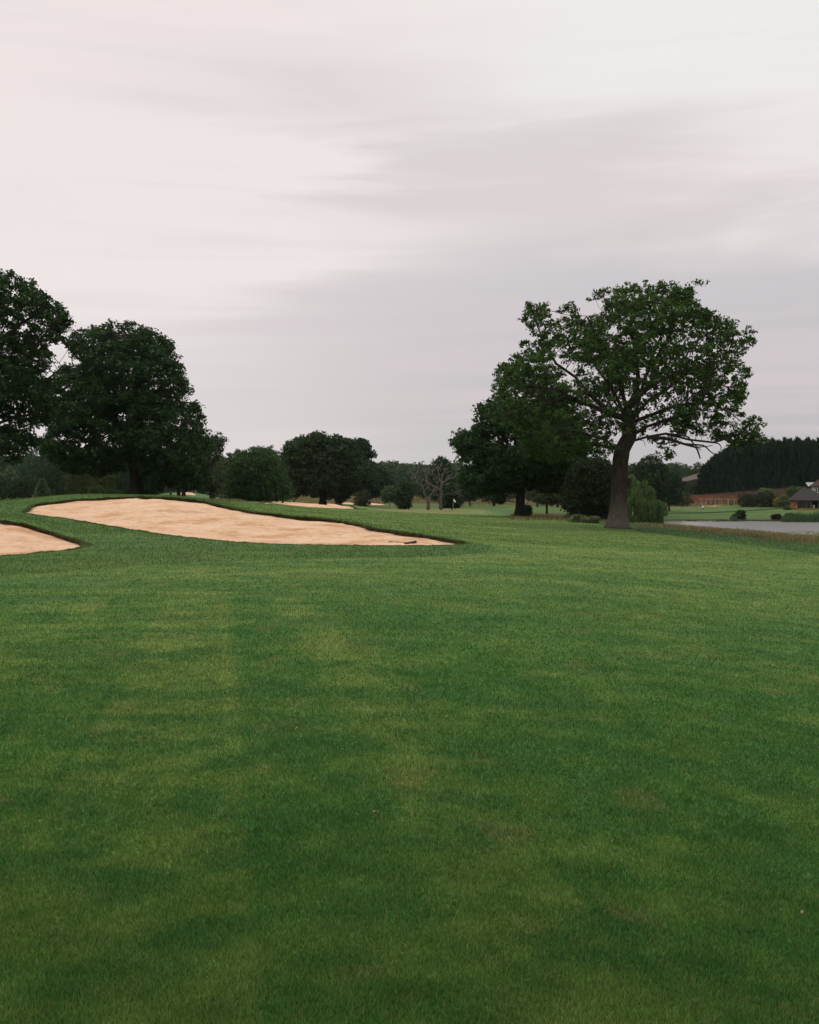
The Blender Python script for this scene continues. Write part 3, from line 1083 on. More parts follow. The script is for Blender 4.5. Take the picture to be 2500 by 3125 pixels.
def build_water():
    m, nt, b = new_mat('pond_water')
    b.inputs['Base Color'].default_value = (.125, .128, .122, 1)
    b.inputs['Roughness'].default_value = .32
    b.inputs['IOR'].default_value = 1.5
    b.inputs['Specular IOR Level'].default_value = .6
    n1 = noise_node(nt, 1.6, 3, .6, stretch=(1, 1.9, 1))
    n2 = noise_node(nt, .12, 3, .6, stretch=(.6, 2.4, 1))
    ad = nt.nodes.new('ShaderNodeMath')
    ad.operation = 'MULTIPLY'
    lk(nt, n1.outputs[0], ad.inputs[0])
    lk(nt, n2.outputs[0], ad.inputs[1])
    bump(nt, b, ad.outputs[0], 1.0, .16)
    b.inputs['Coat Weight'].default_value = .6
    b.inputs['Coat Roughness'].default_value = .15
    xs = np.linspace(10, 150, 60)
    ys = np.linspace(88, 175, 40)
    V = [(x, y, WATER_Z) for y in ys for x in xs]
    Fc = [(j * 60 + i, j * 60 + i + 1, (j + 1) * 60 + i + 1, (j + 1) * 60 + i) for j in range(39) for i in range(59)]
    # keep only the part over the hollow
    V = np.array(V)
    Fc = np.array(Fc)
    cen = V[Fc].mean(1)
    Fc = Fc[(hgt(cen[:, 0], cen[:, 1]) < WATER_Z + .9)]
    tag(mesh_np('water', V, Fc, m), kind='structure')
    # muddy bank line and dead reeds on the far shore
    x0, x1 = at(2000, 1590, 160)[0], at(2660, 1590, 160)[0]
    xs = np.linspace(x0, x1, 90)
    mb = MB()
    pts = []
    for x in xs:
        Dn = np.linspace(145, 172, 120)
        hh = hgt(np.full(120, x), Dn)
        k = np.where(hh > WATER_Z)[0]
        pts.append((x, Dn[k[0]] if len(k) else 165, WATER_Z + .05))
    mb.tube(pts, [.16 + .10 * vnoise(np.array([i * .7]), np.array([0.]))[0] for i in range(len(pts))], 6)
    tag(mb.build('bank', M['mud'], smooth=True), kind='structure')
    # lily pads
    n = 2600
    x = rng.uniform(at(2010, 1590, 152)[0], at(2480, 1590, 152)[0], n)
    sh = np.interp(x, [p[0] for p in pts], [p[1] for p in pts])
    y = sh - np.abs(rng.normal(0, 2.6, n)) - .3
    px = 1250 + x / y * F
    keep = (vnoise(x * .35, y * .5, seed=12) > .38) & ((px < 2230) | (px > 2330) | (rng.uniform(0, 1, n) < .2))
    x, y = x[keep], y[keep]
    # the raft of weed near the right shore
    n3 = 2600
    y3 = rng.uniform(98, 121, n3)
    x3 = (rng.uniform(2240, 2640, n3) - 1250) / F * y3
    px3 = 1250 + x3 / y3 * F
    lim = np.interp(px3, [2240, 2330, 2420, 2640], [107, 112, 119, 122])
    k3 = (y3 < lim) & (vnoise(x3 * .5, y3 * .35, seed=14) > .40)
    x, y = np.r_[x, x3[k3]], np.r_[y, y3[k3]]
    n = len(x)
    r_ = rng.uniform(.10, .26, n)
    V, Fq = np.empty((n, 6, 3)), np.arange(n * 6).reshape(n, 6)
    for k in range(6):
        th = k * math.pi / 3
        V[:, k] = np.c_[x + r_ * math.cos(th), y + r_ * math.sin(th), WATER_Z + .02 + .03 * rng.uniform(0, 1, n)]
    c = np.array([.13, .16, .075])[None] * rng.uniform(.5, 1.5, n)[:, None]
    w_ = rng.uniform(0, 1, n) < .10
    c[w_] = (.62, .60, .50)
    o = mesh_np('lily_pads', V.reshape(-1, 3), Fq, M['leaf_dull'], col=c)
    tag(o, 'floating lily pads and pale weed along the pond edges', 'lily pads', kind='stuff')


M['mud'] = simple_mat('mud', (.045, .030, .022), .95, .4, 3, bmp=.6)

# ------------------------------------------------------------------ trees


def poly_px(pts, D, ox=0.0, oy=0.0, s=1.0):
    """outline given in picture pixels (optionally in a zoomed crop) -> (x, z) metres at distance D"""
    return np.array([at(ox + p[0] / s, oy + p[1] / s, D)[[0, 2]] for p in pts])


def blob_poly(x0, x1, y0, y1, seed, k=26, flat=.15, bump_=.10):
    r = random.Random(seed)
    out = []
    cx, cy, a, b = (x0 + x1) / 2, (y0 + y1) / 2, (x1 - x0) / 2, (y1 - y0) / 2
    for i in range(k):
        th = 2 * math.pi * i / k
        c, s = math.cos(th), math.sin(th)
        rr = 1 + r.uniform(-bump_, bump_)
        px = cx + a * rr * math.copysign(abs(c) ** .8, c)
        py = cy - b * rr * math.copysign(abs(s) ** .85, s)
        py = min(py, y1)
        out.append((px, py))
    return out


def fill_points(P, yc, n, depth, seed, gap=.0, gfreq=.45, shell=.75):
    """points in the rounded volume behind the outline P (x,z), centred on depth yc"""
    r = np.random.default_rng(seed)
    lo, hi = P.min(0), P.max(0)
    pts = []
    tot = 0
    it = 0
    while tot < n and it < 60:
        it += 1
        m = n * 3
        x, z = r.uniform(lo[0], hi[0], m), r.uniform(lo[1], hi[1], m)
        k = inside(P, x, z)
        x, z = x[k], z[k]
        e, _ = edist(P, x, z)
        dm = max(e.max(), 1e-6)
        q = np.clip(e / (dm * .85), 0, 1)
        half = depth * np.sqrt(1 - (1 - q) ** 2)
        u = r.uniform(0, 1, len(x)) ** shell * np.sign(r.uniform(-1, 1, len(x)))
        y = u * half
        # thin volume near the rim must not be over-filled
        k = r.uniform(0, 1, len(x)) < np.clip(.25 + half / depth, 0, 1)
        if gap > 0:
            nz = .7 * vnoise(x * gfreq, y * gfreq, z * gfreq, seed=seed) + .3 * vnoise(x * gfreq * 2.3, y * gfreq * 2.3, z * gfreq * 2.3, seed=seed + 5)
            k &= nz > gap
        p = np.c_[x[k], yc + y[k], z[k]]
        pts.append(p)
        tot += len(p)
    return np.vstack(pts)[:n]


def colonize(att, skel, step, infl, kill, up=.06, iters=90, seed=0, droop=0.0):
    """space colonization. skel: list of polylines (list of points); returns nodes, parents"""
    r = np.random.default_rng(seed)
    N, par = [], []

    def add(p, q):
        N.append(np.array(p, float))
        par.append(q)
        return len(N) - 1
    for li, line in enumerate(skel):
        line = [np.array(p, float) for p in line]
        if li == 0:
            prev = add(line[0], -1)
        else:
            d = [np.linalg.norm(line[0] - q) for q in N]
            prev = int(np.argmin(d))
        for a in line[1:]:
            p0 = N[prev]
            L = np.linalg.norm(a - p0)
            k = max(1, int(L / step))
            for i in range(1, k + 1):
                prev = add(p0 + (a - p0) * i / k, prev)
    A = att.copy()
    best = np.full(len(A), 1e9)
    bi = np.zeros(len(A), int)
    alive = np.ones(len(A), bool)
    new0 = 0
    skel_n = len(N)
    for it in range(iters):
        nn = np.array(N[new0:])
        for c in range(0, len(nn), 400):
            blk = nn[c:c + 400]
            ai = np.where(alive)[0]
            if not len(ai):
                break
            d = np.linalg.norm(A[ai][:, None] - blk[None], axis=2)
            j = d.argmin(1)
            dd = d[np.arange(len(ai)), j]
            m = dd < best[ai]
            best[ai[m]] = dd[m]
            bi[ai[m]] = new0 + c + j[m]
        alive &= best > kill
        new0 = len(N)
        ai = np.where(alive & (best < infl))[0]
        if not len(ai):
            if not alive.any():
                break
            infl *= 1.6
            if infl > 60:
                break
            continue
        src = bi[ai]
        dirs = A[ai] - np.array(N)[src]
        dirs /= np.linalg.norm(dirs, axis=1)[:, None] + 1e-9
        acc = {}
        for s_, d_ in zip(src, dirs):
            if s_ in acc:
                acc[s_] += d_
            else:
                acc[s_] = d_.copy()
        added = 0
        for s_, d_ in acc.items():
            d_ = d_ / (np.linalg.norm(d_) + 1e-9) + r.normal(0, .16, 3)
            d_[2] += up - droop
            d_ /= np.linalg.norm(d_) + 1e-9
            p = N[s_] + d_ * step
            add(p, s_)
            added += 1
        if len(N) > 26000:
            break
    return np.array(N), np.array(par), skel_n


def pipe_radii(N, par, R0, tip):
    n = len(N)
    kids = np.zeros(n, int)
    for i in range(n):
        if par[i] >= 0:
            kids[par[i]] += 1
    tips = max(2, int((kids == 0).sum()))
    ex = math.log(tips) / max(math.log(R0 / tip), .3)
    acc = np.zeros(n)
    for i in range(n - 1, -1, -1):
        if kids[i] == 0:
            acc[i] += tip ** ex
        if par[i] >= 0:
            acc[par[i]] += acc[i]
    return acc ** (1 / ex), kids


def wood_mesh(N, par, rad, name, mat, parent, org, flare=0.0, trunk_n=0, rmin=0.0, seed=1):
    n = len(N)
    ch = [[] for _ in range(n)]
    for i in range(n):
        if par[i] >= 0:
            ch[par[i]].append(i)
    mb = MB()
    stack = [(0, -1)]
    g = H(N[0][0], N[0][1])
    while stack:
        i, p = stack.pop()
        line, rr = ([], []) if p < 0 else ([N[p]], [min(rad[p], rad[i] * 1.25)])
        cur = i
        while True:
            line.append(N[cur])
            rr.append(rad[cur])
            if not ch[cur]:
                break
            cs = sorted(ch[cur], key=lambda k: -rad[k])
            for k in cs[1:]:
                if rad[k] > rmin:
                    stack.append((k, cur))
            cur = cs[0]
            if rad[cur] <= rmin:
                break
        if len(line) < 2:
            continue
        R_ = max(rr)
        sides = 16 if (p < 0 and R_ > .25) else 8 if R_ > .12 else 5 if R_ > .04 else 3
        # thin out nodes on small twigs
        if R_ < .05 and len(line) > 4:
            line, rr = line[::2] + [line[-1]], rr[::2] + [rr[-1]]
        if p < 0 and flare > 0:
            zz = [q[2] for q in line]
            rr = [r_ * (1 + flare * math.exp(-(z_ - g) / .7)) for r_, z_ in zip(rr, zz)]
            zb = zz[:]

            def lob(k, th, zb=zb, g=g):
                h = max(zb[k] - g, 0)
                return 1 + (.16 * math.exp(-h / .8)) * math.sin(5 * th + 1) + .06 * math.sin(3 * th + h * .6) + .04 * math.sin(7 * th - h)
            mb.tube(line, rr, sides, lobes=lob)
        else:
            mb.tube(line, rr, sides)
    mb.v = [(a - org[0], b - org[1], c - org[2]) for a, b, c in mb.v]
    return mb.build(name, mat, parent, smooth=True)


def leaf_cloud(C, per, rad, size, col, seed, flat=.6, var=.35, clumpvar=.30, hang=0.0, aspect=.62, upb=.5):
    """C clump centres; per leaves per clump; returns V (n*4,3), F, colours"""
    r = np.random.default_rng(seed)
    n = len(C) * per
    c = np.repeat(C, per, axis=0)
    off = r.normal(0, 1, (n, 3))
    off /= np.linalg.norm(off, axis=1)[:, None] + 1e-9
    off *= (r.uniform(0, 1, n) ** .45)[:, None] * rad * np.repeat(r.uniform(.6, 1.3, len(C)), per)[:, None]
    off[:, 2] *= flat
    p = c + off
    p[:, 2] -= hang * r.uniform(0, 1, n)
    nr = r.normal(0, 1, (n, 3)) + np.array([0, 0, upb]) + off / max(rad, 1e-6) * .7
    nr /= np.linalg.norm(nr, axis=1)[:, None] + 1e-9
    a = np.cross(nr, r.normal(0, 1, (n, 3)))
    a /= np.linalg.norm(a, axis=1)[:, None] + 1e-9
    b = np.cross(nr, a)
    s = (size * r.uniform(.6, 1.35, n))[:, None]
    V = np.empty((n, 4, 3))
    V[:, 0] = p - a * s * .5
    V[:, 1] = p + b * s * .5 * aspect + nr * s * .10
    V[:, 2] = p + a * s * .5
    V[:, 3] = p - b * s * .5 * aspect + nr * s * .10
    cv = np.repeat(1 + (r.uniform(-1, 1, len(C))) * clumpvar, per)
    k = (1 + r.uniform(-1, 1, n) * var) * cv
    colr = np.asarray(col)[None] * k[:, None]
    y = r.uniform(0, 1, n) < .06
    colr[y] *= np.array([1.7, 1.4, .9])
    return V.reshape(-1, 3), np.arange(n * 4).reshape(n, 4), np.clip(colr, 0, .6)


def tree(name, label, cat, D, bx, outline, *, trunk=None, limbs=(), R0=.4, n_att=900, per=16, crad=.45, lsize=.22, col=(.04, .065, .025),
         mat='leaf', bark='bark_dark', gap=.3, gfreq=.45, depth=None, step=None, seed=1, group=None, flare=.35, tip=.02, rmin=.0, depth_off=0.0,
         by=None, flat=.65, shell=.75, var=.35, clumpvar=.3, hang=0.0, up=.06, thin=None):
    b = base(bx, D)
    if by is not None:
        b[2] = at(bx, by, D)[2]
    P = np.array(outline, float)
    wid = P[:, 0].max() - P[:, 0].min()
    hei = P[:, 1].max() - P[:, 1].min()
    depth = depth or min(wid, hei * 1.15) * .46
    A = fill_points(P, D + depth_off, n_att, depth, seed, gap, gfreq, shell)
    step = step or max(.35, min(wid, hei) / 26)
    for thin in (thin or ()):
        e = np.linalg.norm(A - thin[0], axis=1)
        A = A[np.random.default_rng(seed).uniform(0, 1, len(A)) > thin[2] * (1 - sstep(e, thin[1] * .55, thin[1]))]
    if trunk is None:
        th = b[2] + (P[:, 1].min() - b[2]) * .8 + hei * .35
        cx = P[:, 0].mean()
        th = min(th, P[:, 1].max() - .2 * hei)
        trunk = [b + [0, 0, -.25], b + [0, 0, max(.2, (th - b[2]) * .5)], [b[0] * .6 + cx * .4, D, th]]
    else:
        trunk = [b + [0, 0, -.25]] + [np.array(t, float) for t in trunk]
    N, par, sk = colonize(A, [trunk] + [l for l in limbs], step, step * 9, step * 1.5, up=up, seed=seed)
    rad, kids = pipe_radii(N, par, R0, tip)
    root = empty(name, tuple(b), label, cat, group)
    wood_mesh(N, par, rad, 'trunk', M[bark], root, b, flare=flare, rmin=rmin)
    tips = N[(kids == 0)]
    C = np.vstack([A, tips]) if len(tips) else A
    C = C - b
    V, Fc, c = leaf_cloud(C, per, crad, lsize, col, seed + 3, flat=flat, var=var, clumpvar=clumpvar, hang=hang)
    g = -(.05)
    k = V[:, 2].reshape(-1, 4).min(1) > g
    V4 = V.reshape(-1, 4, 3)[k]
    mesh_np('crown', V4.reshape(-1, 3), np.arange(len(V4) * 4).reshape(-1, 4), M[mat], root, col=c[k])
    return root


def pl(D, pts, ox=0., oy=0., s=1., dy=None):
    """polyline of a limb: crop pixels -> world; dy = depth offset (m) at the end of the limb"""
    out = []
    n = len(pts)
    for i, p in enumerate(pts):
        o = 0 if dy is None else dy * (i / (n - 1)) ** 1.2
        q = at(ox + p[0] / s, oy + p[1] / s, D + o)
        out.append(q)
    return out


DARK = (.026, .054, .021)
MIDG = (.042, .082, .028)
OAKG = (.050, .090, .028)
HAZY = (.050, .092, .048)  # leaf green lightened to put some distance haze into the colour


def hero_oak():
    D, a = 68.0, (1350, 820, 1.725)

    def L(pts, dy):
        return pl(D, pts, *a, dy=dy)
    out = poly_px([(418, 250), (425, 200), (470, 183), (520, 190), (560, 200), (582, 205), (550, 250), (560, 280), (620, 250), (628, 180), (690, 185), (700, 165), (695, 250), (740, 290), (748, 235),
                   (785, 225), (775, 120), (870, 90), (940, 85), (1060, 65), (1150, 95), (1190, 90), (1225, 120), (1270, 80), (1350, 80), (1345, 130), (1305, 170), (1310, 210), (1360, 205), (1400, 260),
                   (1500, 290), (1590, 330), (1630, 370), (1605, 430), (1560, 460), (1570, 560), (1560, 620), (1580, 670), (1555, 710), (1535, 755), (1650, 770), (1645, 830), (1715, 880), (1690, 905),
                   (1560, 945), (1480, 930), (1430, 885), (1300, 865), (1220, 880), (1222, 960), (1190, 1005), (1150, 990), (1120, 930), (1050, 905), (1040, 950), (985, 900), (900, 960), (820, 1000),
                   (700, 1000), (600, 1030), (500, 1010), (420, 960), (390, 890), (300, 860), (262, 790), (270, 640), (290, 520), (360, 450), (410, 370), (490, 350), (470, 300)], D, *a)
    trunk = L([(926, 1250), (931, 1100), (936, 1010), (948, 950), (985, 885)], 0)
    limbs = [
        L([(985, 885), (990, 810), (940, 780), (860, 755), (760, 710), (650, 680), (520, 720), (400, 775)], -2.5),
        L([(990, 810), (935, 740), (878, 660), (870, 560), (872, 460), (850, 360)], 1.5),
        L([(985, 860), (965, 745), (1010, 690), (1100, 612), (1250, 545), (1380, 522), (1500, 470)], -1.8),
        L([(870, 745), (770, 655), (700, 570), (600, 500), (540, 400), (500, 300), (462, 240)], 1.2),
        L([(975, 905), (1080, 885), (1180, 868), (1300, 900), (1430, 915), (1540, 880)], -1.6),
        L([(1005, 790), (1100, 770), (1230, 720), (1400, 705), (1520, 760), (1600, 830)], 2.8),
        L([(985, 700), (1035, 600), (1010, 400), (990, 300), (1050, 180)], -2.6),
        L([(1090, 620), (1110, 500), (1200, 350), (1250, 210), (1300, 110)], 1.6),
        L([(760, 655), (640, 640), (520, 628), (400, 610), (310, 590)], 3.0),
        L([(935, 960), (820, 930), (700, 905), (560, 880), (440, 870)], 2.2),
        L([(935, 965), (860, 900), (720, 860), (600, 840)], -4.5),
        L([(985, 870), (1080, 830), (1200, 790), (1330, 760)], -4.5),
        L([(985, 830), (960, 700), (920, 520), (800, 330), (760, 250)], -4.0),
        L([(990, 800), (1080, 700), (1200, 620), (1300, 430), (1430, 330)], 4.5),
        L([(1000, 770), (1060, 600), (1130, 400), (1200, 250)], 4.8),
        L([(980, 830), (900, 640), (740, 420), (640, 260)], 4.2),
    ]
    root = tree('oak_tree', 'broad old oak with thick trunk and visible spreading limbs, standing alone right of centre', 'tree', D, 1885, out, trunk=trunk, limbs=limbs, R0=.54, n_att=4000, per=19,
                crad=.31, lsize=.20, col=OAKG, bark='bark', gap=.49, gfreq=.62, thin=[(np.array([at(1915, 1270, 68)[0], 66.0, at(1915, 1270, 68)[2]]), 4.2, .74), (np.array([at(1735, 1180, 68)[0], 66.0, at(1735, 1180, 68)[2]]), 3.6, .55), (np.array([at(2020, 1090, 68)[0], 66.0, at(2020, 1090, 68)[2]]), 3.0, .5)], depth=6.6, step=.36, seed=7, flare=.50, tip=.014, by=1607, clumpvar=.42, var=.4, shell=.9)
    # dead boughs without leaves under the right side
    b = np.array(root.location)
    mb = MB()
    for pts, r0, dy in (([(1080, 888), (1180, 893), (1280, 925), (1340, 942), (1358, 1000)], .15, -3), ([(1280, 923), (1380, 930), (1410, 962), (1445, 985)], .08, -3), ([(1340, 940), (1400, 935), (1425, 928)], .05, -3),
                        ([(1180, 870), (1290, 880), (1330, 930), (1362, 955)], .09, -2), ([(1430, 915), (1470, 925), (1465, 965)], .05, 0), ([(1540, 540), (1585, 545), (1618, 530)], .035, 0),
                        ([(1545, 555), (1590, 570), (1605, 600)], .03, 0), ([(1560, 470), (1600, 440), (1615, 420)], .03, 0), ([(1550, 500), (1600, 490)], .025, 0), ([(1565, 520), (1597, 520), (1622, 540)], .02, 0),
                        ([(1030, 900), (1060, 905), (1070, 935)], .03, -2), ([(1300, 170), (1310, 150), (1330, 150)], .02, 0), ([(480, 350), (485, 300), (470, 270)], .03, 1)):
        q = []
        for i, p in enumerate(pts):
            q.append(at(a[0] + p[0] / a[2], a[1] + p[1] / a[2], D + dy) - b)
        q = [np.array(v) for v in resample3(q, .25)]
        mb = MB()
        mb.tube(q, [r0 * (1 - .75 * i / len(q)) for i in range(len(q))], 6)
        mb.build('dead_bough', M['bark'], root, smooth=True)
    mb = MB()
    k = at(1350 + 975 / 1.725, 820 + 1128 / 1.725, D)
    mb.tube([k - b + [-.25, 0, -.3], k - b + [.02, -.05, -.1], k - b + [.06, -.05, .15], k - b + [-.2, 0, .4]], [.1, .22, .22, .1], 9)
    mb.build('burr', M['bark'], root, smooth=True)
    return root


def resample3(P, step):
    P = np.array(P, float)
    s = np.r_[0, np.cumsum(np.linalg.norm(np.diff(P, axis=0), axis=1))]
    k = max(3, int(s[-1] / step))
    q = np.linspace(0, s[-1], k)
    return np.c_[[np.interp(q, s, P[:, i]) for i in range(3)]].T


def big_trees():
    hero_oak()
    # left-hand oak
    D, a = 110.0, (0, 800, 2.343)
    out = poly_px([(500, 650), (535, 575), (590, 510), (690, 470), (745, 480), (820, 445), (900, 440), (970, 440), (1020, 470), (1130, 510), (1210, 555), (1215, 610), (1280, 635), (1275, 690), (1295, 750),
                   (1310, 820), (1360, 880), (1325, 960), (1330, 1000), (1430, 1010), (1470, 1130), (1480, 1200), (1520, 1330), (1530, 1420), (1500, 1540), (1400, 1630), (1340, 1650), (1250, 1600),
                   (1180, 1640), (1130, 1640), (1070, 1590), (1010, 1480), (900, 1480), (760, 1540), (600, 1520), (470, 1500), (360, 1400), (290, 1270), (340, 1235), (400, 1225), (330, 1160), (300, 1080), (340, 960),
                   (400, 860), (500, 740), (560, 745), (610, 755), (590, 720)], D, *a)
    tr = [at(415, 1460, D), at(416, 1400, D), at(400, 1330, D), at(390, 1260, D), at(395, 1150, D)]
    limbs = [pl(D, [(416, 1400), (330, 1370), (230, 1330), (170, 1290)], dy=-2), pl(D, [(414, 1390), (500, 1340), (570, 1290), (600, 1250)], dy=2),
             pl(D, [(400, 1330), (320, 1250), (280, 1150), (240, 1080)], dy=2), pl(D, [(400, 1310), (450, 1230), (520, 1150), (540, 1080)], dy=-2), pl(D, [(416, 1420), (500, 1400), (600, 1400), (630, 1440)], dy=-1),
             pl(D, [(405, 1350), (400, 1250), (440, 1100), (420, 1020)], dy=-5)]
    tree('oak_tree', 'huge dark dome-shaped oak behind the big bunker on the left', 'tree', D, 417, out, trunk=tr, limbs=limbs, R0=.72, n_att=3900, per=21, crad=.62, lsize=.33, col=(.030, .060, .022), gap=.415,
         gfreq=.42, depth=8.4, step=.55, seed=21, flare=.3, tip=.03, shell=.8)
    # oak cut by the left edge
    D = 85.0
    out = poly_px([(-420, 40), (-200, -20), (-60, 30), (0, 62), (40, 75), (90, 72), (140, 100), (200, 88), (215, 130), (280, 190), (290, 240), (350, 222), (420, 235), (440, 300), (430, 370), (480, 365), (515, 380),
                   (505, 460), (430, 475), (480, 560), (455, 610), (400, 600), (360, 560), (290, 570), (280, 605), (340, 640), (430, 650), (475, 670), (512, 730), (450, 790), (400, 850), (350, 900), (340, 960),
                   (390, 1030), (360, 1090), (320, 1110), (290, 1205), (220, 1150), (180, 1150), (225, 1230), (215, 1320), (185, 1370), (110, 1370), (85, 1420), (110, 1490), (40, 1480), (-60, 1500), (-300, 1500),
                   (-520, 1400), (-640, 1000), (-620, 500)], D, *a)
    tr = [at(-95, 1400, D), at(-90, 1300, D), at(-80, 1180, D), at(-60, 1050, D)]
    limbs = [pl(D, [(-85, 1250), (0, 1180), (70, 1120), (120, 1040), (180, 970)], dy=-2), pl(D, [(-80, 1180), (0, 1060), (60, 990), (110, 960), (180, 985)], dy=1), pl(D, [(-70, 1120), (-30, 980), (40, 880)], dy=2),
             pl(D, [(-90, 1300), (0, 1290), (60, 1270), (110, 1260)], dy=-1), pl(D, [(-90, 1330), (-40, 1360), (20, 1400), (40, 1420)], dy=1), pl(D, [(-85, 1260), (40, 1200), (120, 1180), (190, 1120)], dy=3),
             pl(D, [(-90, 1300), (-200, 1200), (-230, 1100)], dy=0)]
    tree('oak_tree', 'tall dark oak cut off by the left edge of the picture, branches hanging low', 'tree', D, -96, out, trunk=tr, limbs=limbs, R0=.6, n_att=3300, per=21, crad=.45, lsize=.27, col=(.030, .060, .022), gap=.465,
         gfreq=.50, depth=6.5, step=.45, seed=33, flare=.3, tip=.022, shell=.85)
    # oak behind the hero
    D, a = 105.0, (1350, 820, 1.725)
    out = poly_px([(25, 940), (55, 905), (80, 850), (150, 850), (165, 790), (175, 730), (280, 685), (330, 640), (450, 600), (600, 640), (700, 780), (760, 900), (780, 1050), (720, 1140), (650, 1190), (600, 1180), (560, 1190),
                   (480, 1160), (440, 1170), (350, 1180), (330, 1225), (298, 1235), (290, 1180), (200, 1195), (130, 1180), (90, 1140), (70, 1080), (150, 1035), (60, 1010), (100, 975)], D, *a)
    tr = pl(D, [(410, 1250), (412, 1150), (405, 1060), (390, 960), (380, 860)], *a)
    limbs = [pl(D, [(408, 1120), (330, 1000), (230, 940), (140, 920)], *a, dy=-2), pl(D, [(408, 1100), (500, 1010), (600, 960)], *a, dy=2), pl(D, [(395, 980), (300, 860), (230, 780)], *a, dy=2),
             pl(D, [(410, 1130), (300, 1080), (180, 1080)], *a, dy=1)]
    tree('oak_tree', 'dark oak with leaning outline standing behind the left side of the lone broad oak', 'tree', D, 1586, out, trunk=tr, limbs=limbs, R0=.45, n_att=2500, per=21, crad=.58, lsize=.32, col=(.029, .060, .024), gap=.40,
         gfreq=.42, depth=6.5, step=.5, seed=41, flare=.45, tip=.028, shell=.8)
    # dark round tree in the middle
    D, a = 200.0, (600, 1250, 2.03)
    out = poly_px([(545, 245), (560, 215), (600, 190), (650, 170), (690, 150), (740, 138), (790, 150), (815, 175), (860, 165), (910, 175), (950, 185), (985, 215), (1030, 300), (1060, 330), (1100, 380), (1120, 460), (1080, 500),
                   (1000, 515), (940, 530), (925, 560), (885, 585), (865, 550), (800, 545), (730, 545), (690, 520), (640, 535), (585, 550), (560, 460), (540, 380)], D, *a)
    tree('oak_tree', 'dark wide rounded tree in the middle distance, above the slim far bunker', 'tree', D, 985, out, R0=.6, n_att=1700, per=24, crad=1.0, lsize=.55, col=(.030, .052, .024), gap=.24, gfreq=.3, depth=9, step=.9,
         seed=51, tip=.05, trunk=[at(985, 1520, D), at(983, 1480, D), at(975, 1430, D)])
    D = 232.0
    out = poly_px([(955, 215), (985, 190), (1030, 185), (1060, 200), (1065, 250), (1105, 268), (1105, 290), (1060, 300), (1080, 330), (1130, 345), (1200, 430), (1210, 510), (1150, 540), (1040, 540), (960, 500), (940, 350)], D, *a)
    tree('oak_tree', 'dark tree rising behind the right shoulder of the wide rounded tree', 'tree', D, 1110, out, R0=.5, n_att=1000, per=22, crad=1.0, lsize=.58, col=(.028, .050, .026), gap=.30, gfreq=.3, depth=7, step=.9, seed=52, tip=.05)


def auto(name, label, D, x0, x1, y0, y1, bx=None, by=None, **k):
    seed = k.pop('seed', int(x0 + y0))
    cat = k.pop('cat', 'tree')
    bumpy = k.pop('bumpy', .12)
    out = poly_px(blob_poly(x0, x1, y0, y1, seed, bump_=bumpy), D)
    s = D / F
    w = (x1 - x0) * s
    kw = dict(R0=max(.08, w * .030), n_att=int(np.clip((x1 - x0) * (y1 - y0) * .06, 110, 1100)), per=19, crad=max(.25, 6.5 * s), lsize=max(.18, 3.4 * s), col=DARK, gap=.20,
              gfreq=1.0 / max(1.2, 16 * s), step=max(.3, w / 16), tip=.02 + D * .00008, seed=seed, mat='leaf_dull')
    kw.update(k)
    return tree(name, label, cat, D, bx if bx is not None else (x0 + x1) / 2, out, by=by, **kw)


def shrub(name, label, D, x0, x1, y0, **k):
    """bush standing on the ground under its own middle"""
    bx = (x0 + x1) / 2
    g = base(bx, D)[2]
    yb = HOR + (EYE - g) / D * F
    k.setdefault('cat', 'shrub')
    k.setdefault('flare', .1)
    return auto(name, label, D, x0, x1, y0, yb + 3, **k)


